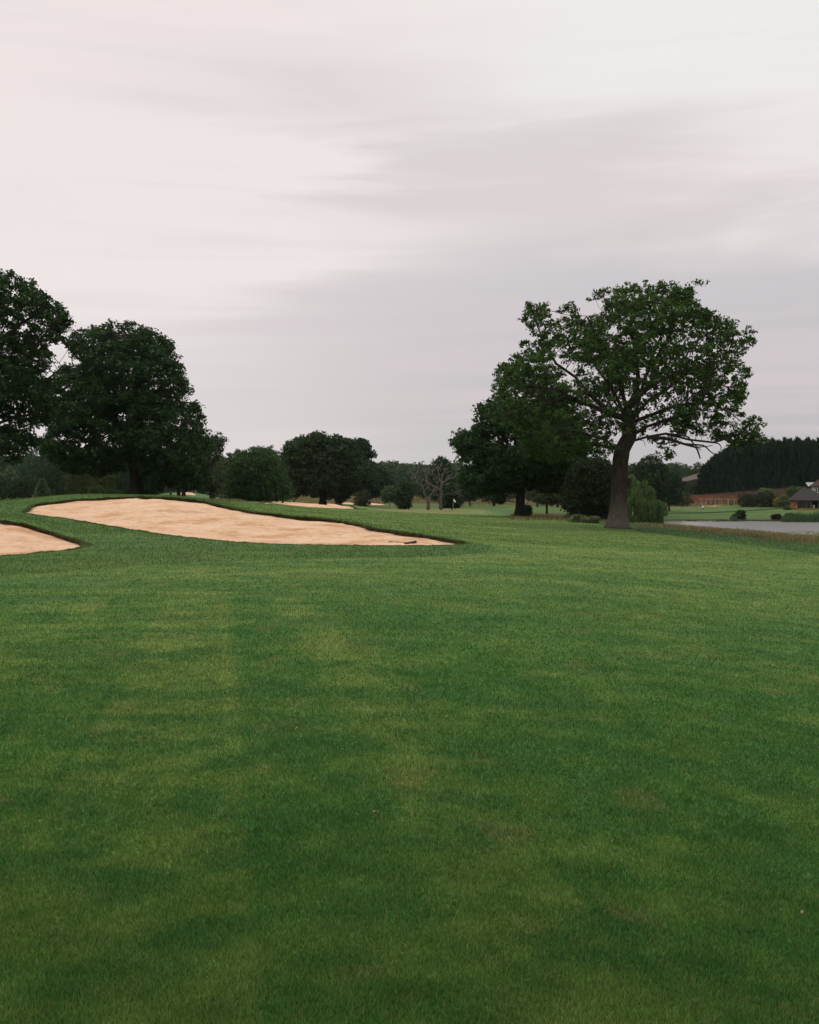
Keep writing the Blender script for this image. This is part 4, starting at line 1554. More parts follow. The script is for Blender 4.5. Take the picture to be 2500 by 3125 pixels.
def background():
    A = auto
    g = 'trees beyond the fairway'
    # ---- left
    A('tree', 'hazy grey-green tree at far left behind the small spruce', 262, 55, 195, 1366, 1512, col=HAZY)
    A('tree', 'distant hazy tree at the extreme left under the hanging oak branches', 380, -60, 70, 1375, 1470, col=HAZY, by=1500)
    A('shrub_thicket', 'low dark thicket at the extreme left below the pasture', 175, -90, 60, 1452, 1530, col=(.036, .055, .028), cat='thicket')
    A('shrub_thicket', 'low dark thicket left of the small spruce', 165, 20, 120, 1462, 1530, col=(.03, .05, .026), cat='thicket')
    A('tree', 'dark tree with feathery crown directly behind the small spruce', 190, 105, 240, 1405, 1520, col=(.038, .062, .030))
    A('tree', 'olive green slim tree with pale stems under the left part of the dome-shaped oak', 170, 200, 290, 1415, 1518, bx=240, col=(.058, .078, .026), bark='bark_grey')
    A('tree', 'yellowish green tree behind the dome-shaped oak, left of its trunk', 185, 270, 350, 1425, 1515, bx=312, col=(.062, .080, .024))
    A('tree', 'dark tree directly behind the trunk of the dome-shaped oak', 200, 320, 420, 1420, 1515, col=DARK)
    A('tree', 'dark tree right behind the dome-shaped oak trunk with leaves to the ground', 160, 425, 500, 1430, 1512, col=(.03, .05, .026))
    conifer('spruce_tree', 'small grey-green spruce behind the crest left of the dome-shaped oak', 122, 130, 1461, 36, n=8000, lsize=.26, col=(.13, .19, .105))
    shrub('shrub', 'low green bush on the crest under the left oaks', 126, 272, 326, 1484, col=(.06, .088, .034))
    shrub('shrub', 'low bush at the crest immediately right of the green bush', 135, 334, 372, 1494, col=(.045, .072, .03))
    shrub('shrub', 'bush beside the right foot of the dome-shaped oak trunk', 118, 432, 478, 1486, col=(.03, .05, .024))
    D = 172.
    A('tree', 'slim pale-trunked tree left of the twin dark trunks', D, 480, 560, 1410, 1492, bx=521, col=DARK, bark='bark_grey', R0=.20)
    A('tree', 'left one of two straight twin trunks in front of a small sand patch', 150, 495, 580, 1385, 1490, bx=545, col=DARK, R0=.27)
    A('tree', 'right one of two straight twin trunks in front of a small sand patch', 148, 525, 615, 1400, 1494, bx=560, col=DARK, R0=.28)
    out = poly_px([(590, 1480), (575, 1420), (600, 1370), (640, 1335), (668, 1320), (690, 1340), (680, 1365), (685, 1400), (672, 1440), (690, 1480), (650, 1500), (610, 1500)], D)
    tree('oak_tree', 'dark tree with leafy side top right behind the dome-shaped oak', 'tree', D, 648, out, R0=.45, n_att=600, per=15, crad=.8, lsize=.34, col=(.034, .056, .027), gap=.32, gfreq=.4, step=.6, seed=61, tip=.04)
    A('tree', 'thin young tree with bright leaves between the dark oaks and the bushy tree', 160, 652, 706, 1395, 1498, bx=673, col=(.075, .10, .045), bark='bark_grey', R0=.10, gap=.4)
    A('tree', 'dark tree on the skyline left of the bushy tree', 262, 690, 772, 1364, 1525, col=DARK)
    A('tree', 'dark tree on the skyline right above the bushy tree', 272, 765, 850, 1358, 1525, col=DARK, gap=.36)
    A('tree', 'dark tree on the skyline in the dip beside the wide rounded tree', 266, 820, 905, 1368, 1528, col=DARK)
    out = poly_px([(690, 1500), (684, 1440), (703, 1410), (728, 1385), (768, 1370), (815, 1367), (842, 1390), (864, 1425), (880, 1470), (893, 1515), (870, 1531), (800, 1534), (740, 1531), (700, 1518)], 150)
    tree('bushy_tree', 'mid-green bushy tree with leaves down to the ground above the big bunker', 'tree', 150, 790, out, R0=.35, n_att=1300, per=18, crad=.75, lsize=.32, col=(.038, .076, .027), gap=.27, gfreq=.4, step=.6, seed=71,
         tip=.03, flat=.8, trunk=[at(790, 1500, 150), at(788, 1460, 150)])
    # ---- middle
    A('tree', 'small leaning dark tree with a pale stake by the farthest bunker', 178, 1078, 1134, 1497, 1547, bx=1099, col=(.034, .056, .026), bark='bark_grey', R0=.09, gap=.2, depth=1.4)
    out = poly_px([(1165, 1500), (1180, 1482), (1200, 1478), (1214, 1495), (1222, 1530), (1214, 1544), (1203, 1530), (1190, 1524), (1180, 1528), (1174, 1540), (1168, 1530)], 168)
    tree('birch_tree', 'young birch with a thin white trunk and light grey-green leaves', 'tree', 168, 1189, out, R0=.10, n_att=260, per=16, crad=.4, lsize=.26, col=(.062, .105, .052), bark='birch', gap=.33, step=.35, seed=72, tip=.02, flare=.1,
         by=1553, hang=.4)
    out = poly_px([(1218, 1552), (1222, 1530), (1214, 1505), (1225, 1470), (1243, 1462), (1258, 1490), (1262, 1520), (1250, 1535), (1258, 1541), (1246, 1553)], 168)
    tree('small_tree', 'dark upright bushy tree between the birch and the dead trees', 'tree', 168, 1237, out, R0=.12, n_att=420, per=16, crad=.42, lsize=.26, col=(.036, .064, .028), gap=.2, step=.4, seed=73, tip=.02, flare=.1, by=1554)
    out = poly_px([(1316, 1530), (1310, 1470), (1314, 1425), (1330, 1400), (1345, 1394), (1365, 1398), (1378, 1415), (1388, 1450), (1380, 1530)], 235)
    tree('tree', 'dark tree directly behind the bare dead trees', 'tree', 235, 1350, out, R0=.4, n_att=620, per=15, crad=.8, lsize=.42, col=DARK, gap=.2, step=.8, seed=74, tip=.04)
    out = poly_px([(1352, 1552), (1354, 1500), (1372, 1470), (1392, 1485), (1405, 1510), (1414, 1535), (1402, 1550)], 172)
    tree('ivy_bush', 'dark bush beside the right dead tree, behind the flag', 'shrub', 172, 1380, out, R0=.1, n_att=420, per=16, crad=.42, lsize=.28, col=(.034, .060, .030), gap=.2, step=.4, seed=75, tip=.02, by=1552)
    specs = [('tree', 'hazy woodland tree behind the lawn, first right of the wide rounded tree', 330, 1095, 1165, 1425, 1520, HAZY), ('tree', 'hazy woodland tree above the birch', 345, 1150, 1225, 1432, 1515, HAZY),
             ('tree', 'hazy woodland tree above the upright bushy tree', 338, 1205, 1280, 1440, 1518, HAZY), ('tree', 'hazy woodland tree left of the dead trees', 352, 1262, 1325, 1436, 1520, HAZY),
             ('tree', 'brighter green woodland tree right of the dead trees', 330, 1375, 1445, 1440, 1530, (.06, .092, .042)), ('tree', 'dark woodland tree left of the leaning-outline oak', 260, 1398, 1470, 1455, 1532, DARK),
             ('tree', 'woodland tree low behind the leaning-outline oak', 270, 1455, 1560, 1445, 1535, DARK), ('tree', 'light green tree seen right of the leaning-outline oak trunk', 262, 1600, 1680, 1480, 1532, (.075, .105, .05)),
             ('tree', 'woodland tree left of the big yew-like bush', 255, 1660, 1740, 1440, 1538, (.04, .064, .03)), ('tree', 'woodland tree straight behind the lone oak trunk', 290, 1820, 1930, 1420, 1540, DARK)]
    for nm, lab, D, x0, x1, y0, y1, c in specs:
        A(nm, lab, D, x0, x1, y0, y1, col=c)
    # ---- right of the leaning oak
    out = poly_px([(1632, 1550), (1640, 1530), (1622, 1528), (1640, 1515), (1665, 1505), (1690, 1506), (1715, 1515), (1725, 1530), (1700, 1532), (1690, 1545), (1660, 1540)], 122)
    tree('small_tree', 'little flat-topped tree with spreading branches on the rough grass', 'tree', 122, 1669, out, R0=.12, n_att=230, per=13, crad=.3, lsize=.2, col=(.04, .066, .03), gap=.3, step=.3, seed=81, tip=.02, by=1563)
    shrub('holly_bush', 'small dark bush at the foot of the leaning-outline oak', 103, 1592, 1621, 1541, col=(.03, .052, .026), seed=5)
    out = poly_px([(1715, 1545), (1722, 1500), (1735, 1450), (1760, 1405), (1800, 1395), (1850, 1400), (1880, 1440), (1890, 1500), (1880, 1560), (1850, 1582), (1780, 1580), (1735, 1575), (1745, 1560)], 96)
    tree('yew_tree', 'large black-green yew-like bush behind the lone oak, left of its trunk', 'tree', 96, 1800, out, R0=.35, n_att=1500, per=18, crad=.5, lsize=.22, col=(.024, .040, .020), gap=.15, gfreq=.5, step=.45, seed=82, tip=.03, flat=.85, by=1585)
    shrub('shrub', 'pale grey-green low shrub left of the lone oak trunk', 84, 1738, 1790, 1571, col=(.13, .165, .085), seed=6, gap=.1, lsize=.12, crad=.22)
    shrub('shrub', 'pale grey-green low shrub nearest the left side of the lone oak trunk', 82, 1775, 1832, 1575, col=(.12, .155, .08), seed=7, gap=.1, lsize=.12, crad=.22)
    willow()
    A('tree', 'dark tree seen between the lone oak trunk and the willow top', 172, 1915, 1985, 1408, 1545, col=(.032, .055, .028))
    A('tree', 'dark round tree behind the willow', 176, 1945, 2040, 1388, 1545, col=(.030, .052, .026), gap=.3, seed=12)
    A('tree', 'dark tree with drooping foliage right of the willow', 200, 2000, 2085, 1440, 1545, col=(.028, .05, .026))
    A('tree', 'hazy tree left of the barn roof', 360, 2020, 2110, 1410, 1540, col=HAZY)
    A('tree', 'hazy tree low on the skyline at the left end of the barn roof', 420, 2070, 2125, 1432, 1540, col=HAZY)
    A('tree', 'fresh green tree above the barn roof beside the conifer hedge', 345, 2098, 2158, 1413, 1500, col=(.06, .092, .036), by=1540)
    shrub('shrub', 'rounded bush left end of the brick wall, larger one', 236, 1995, 2075, 1496, col=(.034, .058, .032))
    shrub('shrub', 'rounded bush touching the left end of the brick wall', 232, 2060, 2110, 1504, col=(.045, .072, .036))
    shrub('shrub', 'bush under the barn roof', 296, 2085, 2165, 1468, col=(.045, .07, .036))
    # garden shrubs
    shrub('rhododendron', 'dark rhododendron in front of the brick wall, left of the pair', 224, 2252, 2312, 1506, col=(.034, .056, .028), seed=3, gap=.15)
    shrub('rhododendron', 'dark rhododendron in front of the brick wall, right of the pair', 222, 2300, 2366, 1500, col=(.032, .053, .027), seed=4, gap=.15)
    shrub('shrub', 'light green bush against the long brick wall above the rhododendrons', 236, 2315, 2362, 1489, col=(.12, .16, .075), seed=5, gap=.15)
    shrub('broom_bush', 'small yellow-flowering bush between the rhododendrons and the pavilion', 219, 2362, 2386, 1521, col=(.20, .16, .03), seed=6, gap=.15, var=.6)
    shrub('shrub', 'white-flowering bush left of the pavilion', 218, 2375, 2414, 1508, col=(.10, .13, .07), seed=7, gap=.15, var=.7)
    shrub('shrub', 'tall green bush behind the pavilion roof', 234, 2398, 2455, 1483, col=(.06, .09, .038), seed=8, gap=.2)
    # pond-side
    shrub('shrub', 'dark rounded bush on the far pond bank', 166, 2247, 2276, 1556, col=(.03, .052, .026), seed=9, gap=.12, crad=.3, lsize=.2)
    shrub('shrub', 'loose small bush touching the left side of the dark bank bush', 165.5, 2236, 2256, 1568, col=(.04, .066, .032), seed=10, gap=.25, crad=.3, lsize=.2)
    shrub('shrub', 'low dark bush at the water right of the dark bank bush', 165, 2355, 2384, 1569, col=(.022, .03, .018), seed=11, gap=.1, crad=.3, lsize=.2)
    shrub('shrub', 'low green bush on the bank below the pavilion', 166, 2398, 2432, 1566, col=(.04, .066, .034), seed=12, gap=.15, crad=.3, lsize=.2)
    shrub('shrub', 'low bush at the left corner of the pavilion', 203, 2394, 2413, 1549, col=(.035, .058, .028), seed=13, gap=.15, crad=.3, lsize=.2)


def conifer(name, label, D, px, ytop, halfw, group=None, col=(.062, .090, .050), tiers=13, seed=5, b=None, height=None, R=None, n=2600, lsize=.2, spiky=False, root=None):
    r = np.random.default_rng(seed)
    b = base(px, D) if b is None else b
    height = height or (at(px, ytop, D)[2] - b[2])
    R = R or halfw / F * D
    root = root or empty(name, tuple(b), label, 'conifer', group)
    mb = MB()
    mb.tube([(0, 0, -.2), (0, 0, height * .5), (0, 0, height * .97)], [R * .11, R * .06, .02], 7)
    mb.build('trunk', M['bark_dark'], root, smooth=True)
    if spiky:     # columnar hedge conifer: dense upward sprays, several leaders
        lead = [(0, 0, 1.0)] + [(r.uniform(-.5, .5) * R, r.uniform(-.5, .5) * R, r.uniform(.90, .99)) for _ in range(3)]
        th = r.uniform(0, 2 * math.pi, n)
        h = r.uniform(0, 1, n) ** .8
        prof = np.clip(1.05 - .22 * h - .85 * sstep(h, .86, 1.0), .05, 1) * (1 + .22 * (vnoise(th * 2.5, h * 9, seed=seed) - .5) * 2)
        rr = R * prof * r.uniform(.72, 1.05, n)
        li = r.integers(0, len(lead), n)
        lx, ly, lz = np.array(lead).T
        k = sstep(h, .6, 1.0)
        p = np.c_[rr * np.cos(th) + lx[li] * k, rr * np.sin(th) + ly[li] * k, h * height * (1 - k * (1 - lz[li]))]
        d = np.c_[np.cos(th) * .35, np.sin(th) * .35, np.full(n, 1.0)] + r.normal(0, .22, (n, 3))
    else:
        t = r.integers(0, tiers, n)
        u = r.uniform(0, 1, n)
        hh = (t + r.uniform(-.15, .15, n)) / tiers
        th = r.integers(0, 9, n) * (2 * math.pi / 9) + t * 1.3 + r.normal(0, .22, n)
        ln = R * (1 - hh) ** .85 * (.85 + .25 * vnoise(th * 2, t * 3.1, seed=seed))
        p = np.c_[ln * u * np.cos(th), ln * u * np.sin(th), hh * height * .97 + .15 - ln * u * .28 + .12 * u * u * ln]
        d = np.c_[np.cos(th), np.sin(th), np.full(n, .15)] + r.normal(0, .35, (n, 3))
    d /= np.linalg.norm(d, axis=1)[:, None]
    w = np.cross(d, r.normal(0, 1, (n, 3)))
    w /= np.linalg.norm(w, axis=1)[:, None]
    s = (lsize * r.uniform(.6, 1.5, n))[:, None]
    V = np.empty((n, 4, 3))
    V[:, 0] = p - d * s * .6
    V[:, 1] = p + w * s * .28
    V[:, 2] = p + d * s * .9
    V[:, 3] = p - w * s * .28
    c = np.asarray(col)[None] * r.uniform(.6, 1.4, n)[:, None]
    mesh_np('crown', V.reshape(-1, 3), np.arange(n * 4).reshape(n, 4), M['leaf_dull'], root, col=c)
    return root


def copy_tree(o, loc, rz, sc, label=None):
    c = o.copy()
    COL.objects.link(c)
    c.location = loc
    c.rotation_euler = (0, 0, rz)
    c.scale = sc
    if label:
        c['label'] = label
    for ch in list(o.children):
        d = ch.copy()
        COL.objects.link(d)
        d.parent = c
    return c


def conifer_hedge():
    protos = []
    r = random.Random(4)
    tops = [(2155, 1458), (2160, 1440), (2166, 1424), (2174, 1408), (2184, 1392), (2196, 1388), (2211, 1378), (2226, 1372), (2241, 1366), (2256, 1362), (2272, 1357), (2289, 1352), (2306, 1356), (2322, 1351),
            (2340, 1355), (2356, 1347), (2374, 1352), (2393, 1343), (2411, 1349), (2430, 1344), (2447, 1352), (2463, 1346), (2481, 1350), (2497, 1344), (2514, 1348), (2532, 1345)]
    G = 'tall dark conifers grown into one hedge'
    num = ['first', 'second', 'third', 'fourth', 'fifth', 'sixth', 'seventh', 'eighth', 'ninth', 'tenth']
    CON_LAB = ['shortest conifer, at the left end of the tall hedge beside the barn roof'] + [
        '%s conifer from the left end in the tall hedge behind the brick wall' % q for q in num[1:]] + [
        '%s conifer from the middle towards the right in the tall dark hedge' % q for q in num[:6]] + [
        '%s conifer counted leftward from the right picture edge in the tall hedge' % q for q in num[6::-1]] + [
        'conifer of the tall hedge just outside the right picture edge', 'second conifer of the tall hedge outside the right picture edge', 'third conifer of the tall hedge outside the right picture edge']
    for i, (px, py) in enumerate(tops):
        D = 292 - (i > 5) * (i - 5) * 1.2 + r.uniform(-1.5, 1.5)
        b = base(px, D)
        h = at(px, py, D)[2] - b[2]
        lab = CON_LAB[i]
        if i < 3:
            protos.append(conifer('hedge_conifer', lab, D, px, py, 0, group=G, col=(.018, .036, .020), seed=90 + i, b=b, height=h, R=2.5, n=5200, lsize=.62, spiky=True))
            protos[-1]['h'] = h
            continue
        p = protos[i % 3]
        s = h / p['h']
        copy_tree(p, tuple(b), r.uniform(0, 6.28), (r.uniform(.95, 1.2), r.uniform(.95, 1.2), s), lab)
    for p in protos:
        del p['h']


def willow():
    D = 124.0
    b = base(1965, D)
    b[2] = at(1965, 1601, D)[2]
    root = empty('willow_tree', tuple(b), 'light green weeping willow right of the lone oak trunk at the end of the pond', 'tree')
    r = np.random.default_rng(17)
    V, cols = [], []
    # cascades: (px, top, half width px, bottom) each a curtain of hanging strands round a rounded top
    casc = [(1932, 1450, 15, 1530), (1945, 1468, 14, 1545), (1968, 1468, 9, 1520), (1975, 1484, 19, 1545), (1990, 1496, 9, 1530), (1918, 1500, 14, 1570), (1950, 1520, 18, 1585), (1980, 1527, 14, 1580), (2003, 1528, 12, 1575), (2014, 1536, 7, 1570),
            (1928, 1575, 14, 1603), (1962, 1568, 14, 1603), (1982, 1562, 14, 1603), (2006, 1560, 14, 1603), (1900, 1520, 14, 1600), (1940, 1490, 20, 1560)]
    mb = MB()
    mb.tube([(0, 0, -.3), (.1, 0, 1.4), (-.3, 0, 2.6), (-.9, 0, 4.6)], [.42, .34, .28, .1], 9)
    for ci, (px, yt, hw, yb) in enumerate(casc):
        top = at(px, yt, D) - b
        bot = at(px, yb, D)[2] - b[2]
        R = hw / F * D
        dep = r.uniform(-1.6, 1.6) if yt < 1520 else r.uniform(-2.4, 0)
        mb.tube([(-.3, 0, min(2.0, top[2] * .5)), (top[0] * .6, dep * .6, top[2] * .75), (top[0], dep, top[2] - .3)], [.14, .08, .03], 5)
        ns = int(330 * hw / 22)
        for k in range(ns):
            a_, q = r.uniform(0, 2 * math.pi), r.uniform(0, 1) ** .5
            x0, y0 = math.cos(a_) * R * q, math.sin(a_) * R * q * 1.1
            z0 = top[2] - R * .75 * q ** 2.2 * r.uniform(.8, 1.2) + r.normal(0, .08)
            z1 = max(bot, z0 - r.uniform(.9, 3.0)) if q < .9 else max(bot, z0 - r.uniform(1.5, 4.5))
            z1 = max(z1, .05)
            m = max(3, int((z0 - z1) / .11))
            zz = np.linspace(z0, z1, m)
            t = np.linspace(0, 1, m)
            px_ = top[0] + x0 * (1 + .25 * np.sqrt(t)) + r.normal(0, .03, m)
            py_ = dep + y0 * (1 + .25 * np.sqrt(t)) + r.normal(0, .03, m)
            P = np.c_[px_, py_, zz + r.normal(0, .02, m)]
            d = np.c_[r.normal(0, .22, (m, 2)), -np.ones(m)]
            d /= np.linalg.norm(d, axis=1)[:, None]
            w = np.cross(d, r.normal(0, 1, (m, 3)))
            w /= np.linalg.norm(w, axis=1)[:, None]
            s = r.uniform(.14, .30, m)[:, None]
            v = np.empty((m, 4, 3))
            v[:, 0], v[:, 1], v[:, 2], v[:, 3] = P - d * s * .5, P + w * s * .17, P + d * s * .6, P - w * s * .17
            V.append(v)
            c0 = np.array([.095, .150, .055]) * r.uniform(.45, 1.5)
            cols.append(np.repeat(c0[None], m, 0) * r.uniform(.75, 1.25, m)[:, None])
    mb.build('trunk', M['bark_dark'], root, smooth=True)
    V = np.concatenate(V)
    mesh_np('crown', V.reshape(-1, 3), np.arange(len(V) * 4).reshape(-1, 4), M['leaf_dull'], root, col=np.concatenate(cols))


def dead_trees():
    D, a = 170.0, (1200, 1350, 6.9)
    rr = random.Random(3)

    def grow(mb, pts, r0, r1, depth, b, twigs=2, lvl=0):
        q = resample3([at(a[0] + p[0] / a[2], a[1] + p[1] / a[2], D + depth * i / max(1, len(pts) - 1)) - b for i, p in enumerate(pts)], .22)
        for i in range(1, len(q) - 1):
            q[i] += np.array([rr.gauss(0, .035), rr.gauss(0, .05), rr.gauss(0, .035)])
        n = len(q)
        mb.tube([np.array(v) for v in q], [r0 + (r1 - r0) * i / (n - 1) for i in range(n)], 7 if r0 > .1 else 5)
        for t in range(twigs):
            i = rr.randint(int(n * .35), n - 2)
            d = q[i] - q[i - 1]
            d = d / (np.linalg.norm(d) + 1e-6)
            side = np.array([rr.uniform(-1, 1), rr.uniform(-.8, .8), rr.uniform(-.2, 1)])
            d = d * .6 + side
            d /= np.linalg.norm(d)
            L = rr.uniform(.4, 1.1)
            p = q[i].copy()
            line = [p.copy()]
            for s in range(5):
                d = d + np.array([rr.gauss(0, .25), rr.gauss(0, .2), rr.gauss(0, .25) + .08])
                d /= np.linalg.norm(d)
                p = p + d * L / 5
                line.append(p.copy())
            mb.tube(line, [r1 * 1.1 + .012 - .002 * s for s in range(6)], 4)

    def make(bx, lab, trunk, r, boughs):
        b = base(bx, D)
        b[2] = at(bx, 1552, D)[2]
        root = empty('dead_tree', tuple(b), lab, 'tree', None)
        mb = MB()
        grow(mb, trunk[0], r, r * .55, 0, b, 0)
        mb.build('trunk', M['bark_grey'] if r < .3 else M['bark_mid'], root, smooth=True)
        for pts, r0, dep in boughs:
            mb = MB()
            grow(mb, pts, r0 * .82, .022, dep, b, twigs=5)
            mb.build('branch', M['deadwood'], root, smooth=True)
    make(1306, 'bare dead tree with grey twisted branches, left of the two dead trees', [[(735, 1410), (735, 1290), (735, 1210), (690, 1150), (645, 1060)]], .30,
         [([(645, 1060), (640, 950), (620, 910), (500, 850), (460, 720), (405, 665), (362, 635)], .15, -1.0), ([(640, 950), (560, 870), (575, 830), (598, 815)], .07, .5), ([(500, 850), (440, 870)], .04, 0),
          ([(735, 1200), (800, 1080), (870, 970), (930, 900), (940, 840)], .17, .8), ([(645, 1050), (700, 980), (740, 920), (770, 900)], .09, 1), ([(640, 920), (700, 880), (760, 890)], .06, -.6),
          ([(460, 740), (410, 765), (360, 745)], .04, 0), ([(700, 880), (700, 740), (690, 690), (720, 670), (745, 610)], .10, .6), ([(690, 680), (675, 600), (683, 530)], .05, .3), ([(480, 800), (470, 700), (488, 640)], .04, .8),
          ([(850, 1000), (790, 1010), (760, 990)], .05, -.5), ([(820, 1060), (880, 1020), (940, 1035)], .05, -.5), ([(770, 1220), (850, 1250), (930, 1245), (975, 1195)], .12, 0), ([(600, 920), (590, 975), (575, 1010)], .03, 0)])
    make(1345, 'bare dead tree with taller reaching branches, right of the two dead trees', [[(1003, 1410), (995, 1200), (1012, 1000), (1025, 860)]], .33,
         [([(1025, 860), (970, 760), (960, 640), (935, 590), (900, 550), (855, 490)], .14, .8), ([(960, 640), (950, 560), (938, 480)], .06, -.4), ([(1022, 870), (1030, 740), (1050, 660), (1080, 590), (1110, 530), (1130, 465)], .15, -1),
          ([(1020, 880), (1080, 810), (1150, 760), (1212, 720), (1240, 640), (1265, 560)], .12, .6), ([(1020, 880), (1080, 845), (1180, 760), (1200, 720), (1130, 730), (1100, 790)], .09, -1.2),
          ([(1005, 1020), (930, 960), (880, 935), (790, 880), (710, 820), (670, 800), (590, 770), (552, 755), (575, 720)], .15, -.8), ([(990, 800), (960, 830), (935, 870), (880, 800), (830, 700), (760, 650), (745, 600), (765, 535)], .11, 1),
          ([(830, 690), (825, 620), (860, 550)], .05, .3), ([(780, 560), (830, 610), (838, 650)], .05, .2), ([(985, 820), (950, 800), (930, 740), (895, 712)], .09, -.6), ([(1005, 620), (985, 560), (1000, 500), (1045, 450)], .06, .5),
          ([(1060, 690), (1110, 640), (1170, 630)], .04, -.5), ([(1100, 800), (1160, 800), (1250, 740), (1300, 770)], .04, 0), ([(1040, 890), (1100, 900), (1170, 885)], .04, -.8), ([(1010, 960), (960, 960), (900, 950)], .06, -.5),
          ([(1015, 1090), (1080, 1090), (1240, 1080), (1330, 1090), (1400, 1095), (1480, 1122)], .06, -1.5), ([(1330, 1085), (1370, 1065)], .03, -1.5), ([(990, 1105), (900, 1080), (840, 1075)], .04, 0), ([(980, 1110), (890, 1120), (870, 1150)], .04, .4),
          ([(1030, 860), (1015, 760), (1025, 660)], .08, .2), ([(1060, 560), (1150, 590)], .03, .4)])


M['bark_mid'] = bark_mat('bark_mid', (.11, .085, .070), (.17, .14, .12))


def far_woods():
    """hillside woodland too far to count"""
    r = np.random.default_rng(77)
    n = 2600
    y = np.exp(r.uniform(math.log(520), math.log(1000), n))
    px = r.uniform(-300, 2800, n)
    x = (px - 1250) / F * y
    g = hgt(x, y)
    # height limited so the skyline follows the photograph's far hill
    sky = np.interp(px, [-300, 0, 200, 700, 1100, 1150, 1180, 1230, 1290, 1310, 1350, 1400, 1450, 1600, 1950, 2040, 2110, 2200, 2800],
                    [1400, 1392, 1400, 1400, 1412, 1414, 1408, 1418, 1416, 1424, 1418, 1414, 1416, 1420, 1420, 1418, 1436, 1442, 1442])
    top = EYE + (HOR - sky) / F * y
    ht = np.clip(top - g, 3, 19) * (r.uniform(.72, 1.05, n))
    k = (ht > 5) & ~((px < 75) & (y < 700))
    x, y, g, ht = x[k], y[k], g[k], ht[k]
    n = len(x)
    C = []
    per = 26
    for i in range(n):
        w = ht[i] * r.uniform(.34, .5)
        d = r.normal(0, 1, (per, 3))
        d /= np.linalg.norm(d, axis=1)[:, None]
        d *= (r.uniform(.35, 1, per) ** .4)[:, None]
        C.append(np.c_[x[i] + d[:, 0] * w, y[i] + d[:, 1] * w, g[i] + ht[i] * .56 + d[:, 2] * ht[i] * .46])
    C = np.concatenate(C)
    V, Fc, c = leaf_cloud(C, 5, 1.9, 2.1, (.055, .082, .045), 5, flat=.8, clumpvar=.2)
    o = mesh_np('far_wood', V, Fc, M['leaf_dull'], col=c)
    tag(o, 'hazy blue-green woodland covering the far hillside', 'woodland', kind='stuff')
    # nearer hedge belt closing the gaps between the trees
    n = 420
    px = np.sort(r.uniform(-250, 2130, n))
    y = np.where(px < 700, 300, 410) + r.normal(0, 14, n)
    x = (px - 1250) / F * y
    g = hgt(x, y)
    C = []
    for i in range(n):
        h = r.uniform(3.5, 9.5) * (1 if px[i] > 900 else .8)
        d = r.normal(0, 1, (30, 3))
        d /= np.linalg.norm(d, axis=1)[:, None]
        C.append(np.c_[x[i] + d[:, 0] * h * .5, y[i] + d[:, 1] * h * .5, g[i] + h * .5 + d[:, 2] * h * .5])
    C = np.concatenate(C)
    V, Fc, c = leaf_cloud(C, 6, 1.0, .95, (.042, .068, .033), 6, flat=.8, clumpvar=.3)
    o = mesh_np('hedgerow_scrub', V, Fc, M['leaf_dull'], col=c)
    tag(o, 'dense dark green scrub belt closing the gaps under the distant trees', 'scrub', kind='stuff')


def reeds():
    r = np.random.default_rng(9)
    n = 9000
    px = r.uniform(2385, 2700, n)
    y = r.uniform(156, 166, n)
    px = np.r_[px, r.uniform(2228, 2250, 500)]
    y = np.r_[y, r.uniform(160, 164, 500)]
    x = (px - 1250) / F * y
    z = np.maximum(hgt(x, y), WATER_Z - .1)
    n = len(x)
    L = r.uniform(.5, 1.4, n) * (.5 + vnoise(x * .4, y * .4, seed=3)) * np.interp(px, [2385, 2440, 2500], [.55, 1.0, 1.1])
    c = np.array([.050, .090, .045])[None] * r.uniform(.6, 1.5, n)[:, None]
    o = blades('reeds', x, y, z, L, np.full(n, .08), c, lean=.12)
    tag(o, 'green reeds along the far pond bank below the pavilion', 'reeds', kind='stuff')


# ------------------------------------------------------------------ buildings and small things
def brick_mat(name, c0, c1, mortar, sc=3.2):
    m, nt, b = new_mat(name)
    t = nt.nodes.new('ShaderNodeTexBrick')
    t.inputs['Color1'].default_value = (*c0, 1)
    t.inputs['Color2'].default_value = (*c1, 1)
    t.inputs['Mortar'].default_value = (*mortar, 1)
    t.inputs['Scale'].default_value = sc
    t.inputs['Mortar Size'].default_value = .025
    tc = nt.nodes.new('ShaderNodeTexCoord')
    mp = nt.nodes.new('ShaderNodeMapping')
    mp.inputs['Rotation'].default_value = (math.pi / 2, 0, 0)
    lk(nt, tc.outputs['Object'], mp.inputs[0])
    lk(nt, mp.outputs[0], t.inputs['Vector'])
    n = noise_node(nt, .8, 5, .65)
    c = mixc(nt, 'MULTIPLY', 1.0, t.outputs[0], ramp(nt, n.outputs[0], [(.3, (.55, .52, .5)), (.65, (1.15, 1.1, 1.05))]))
    lk(nt, c, b.inputs['Base Color'])
    b.inputs['Roughness'].default_value = .9
    return m


M['brick_wall'] = brick_mat('old_brick', (.27, .095, .045), (.21, .075, .04), (.20, .15, .11))
M['brick_dark'] = brick_mat('mossy_brick', (.16, .075, .05), (.12, .06, .045), (.11, .09, .07))
M['brick_orange'] = brick_mat('orange_brick', (.36, .14, .045), (.29, .11, .04), (.22, .15, .10))
M['roof_tile'] = simple_mat('grey_roof_tile', (.030, .028, .028), .85, .3, 6, stretch=(1, 1, 4), bmp=.3)
M['roof_brown'] = simple_mat('brown_roof_tile', (.050, .034, .022), .85, .35, 6, stretch=(1, 1, 4), bmp=.3)
M['roof_barn'] = simple_mat('barn_roof', (.080, .062, .056), .85, .15, 2)
M['dark_wall'] = simple_mat('dark_boarding', (.035, .036, .034), .85, .2, 2)
M['joinery'] = simple_mat('blue_grey_paint', (.075, .10, .105), .6, .12, 3)
M['white_paint'] = simple_mat('white_paint', (.78, .76, .72), .6, .05, 4)
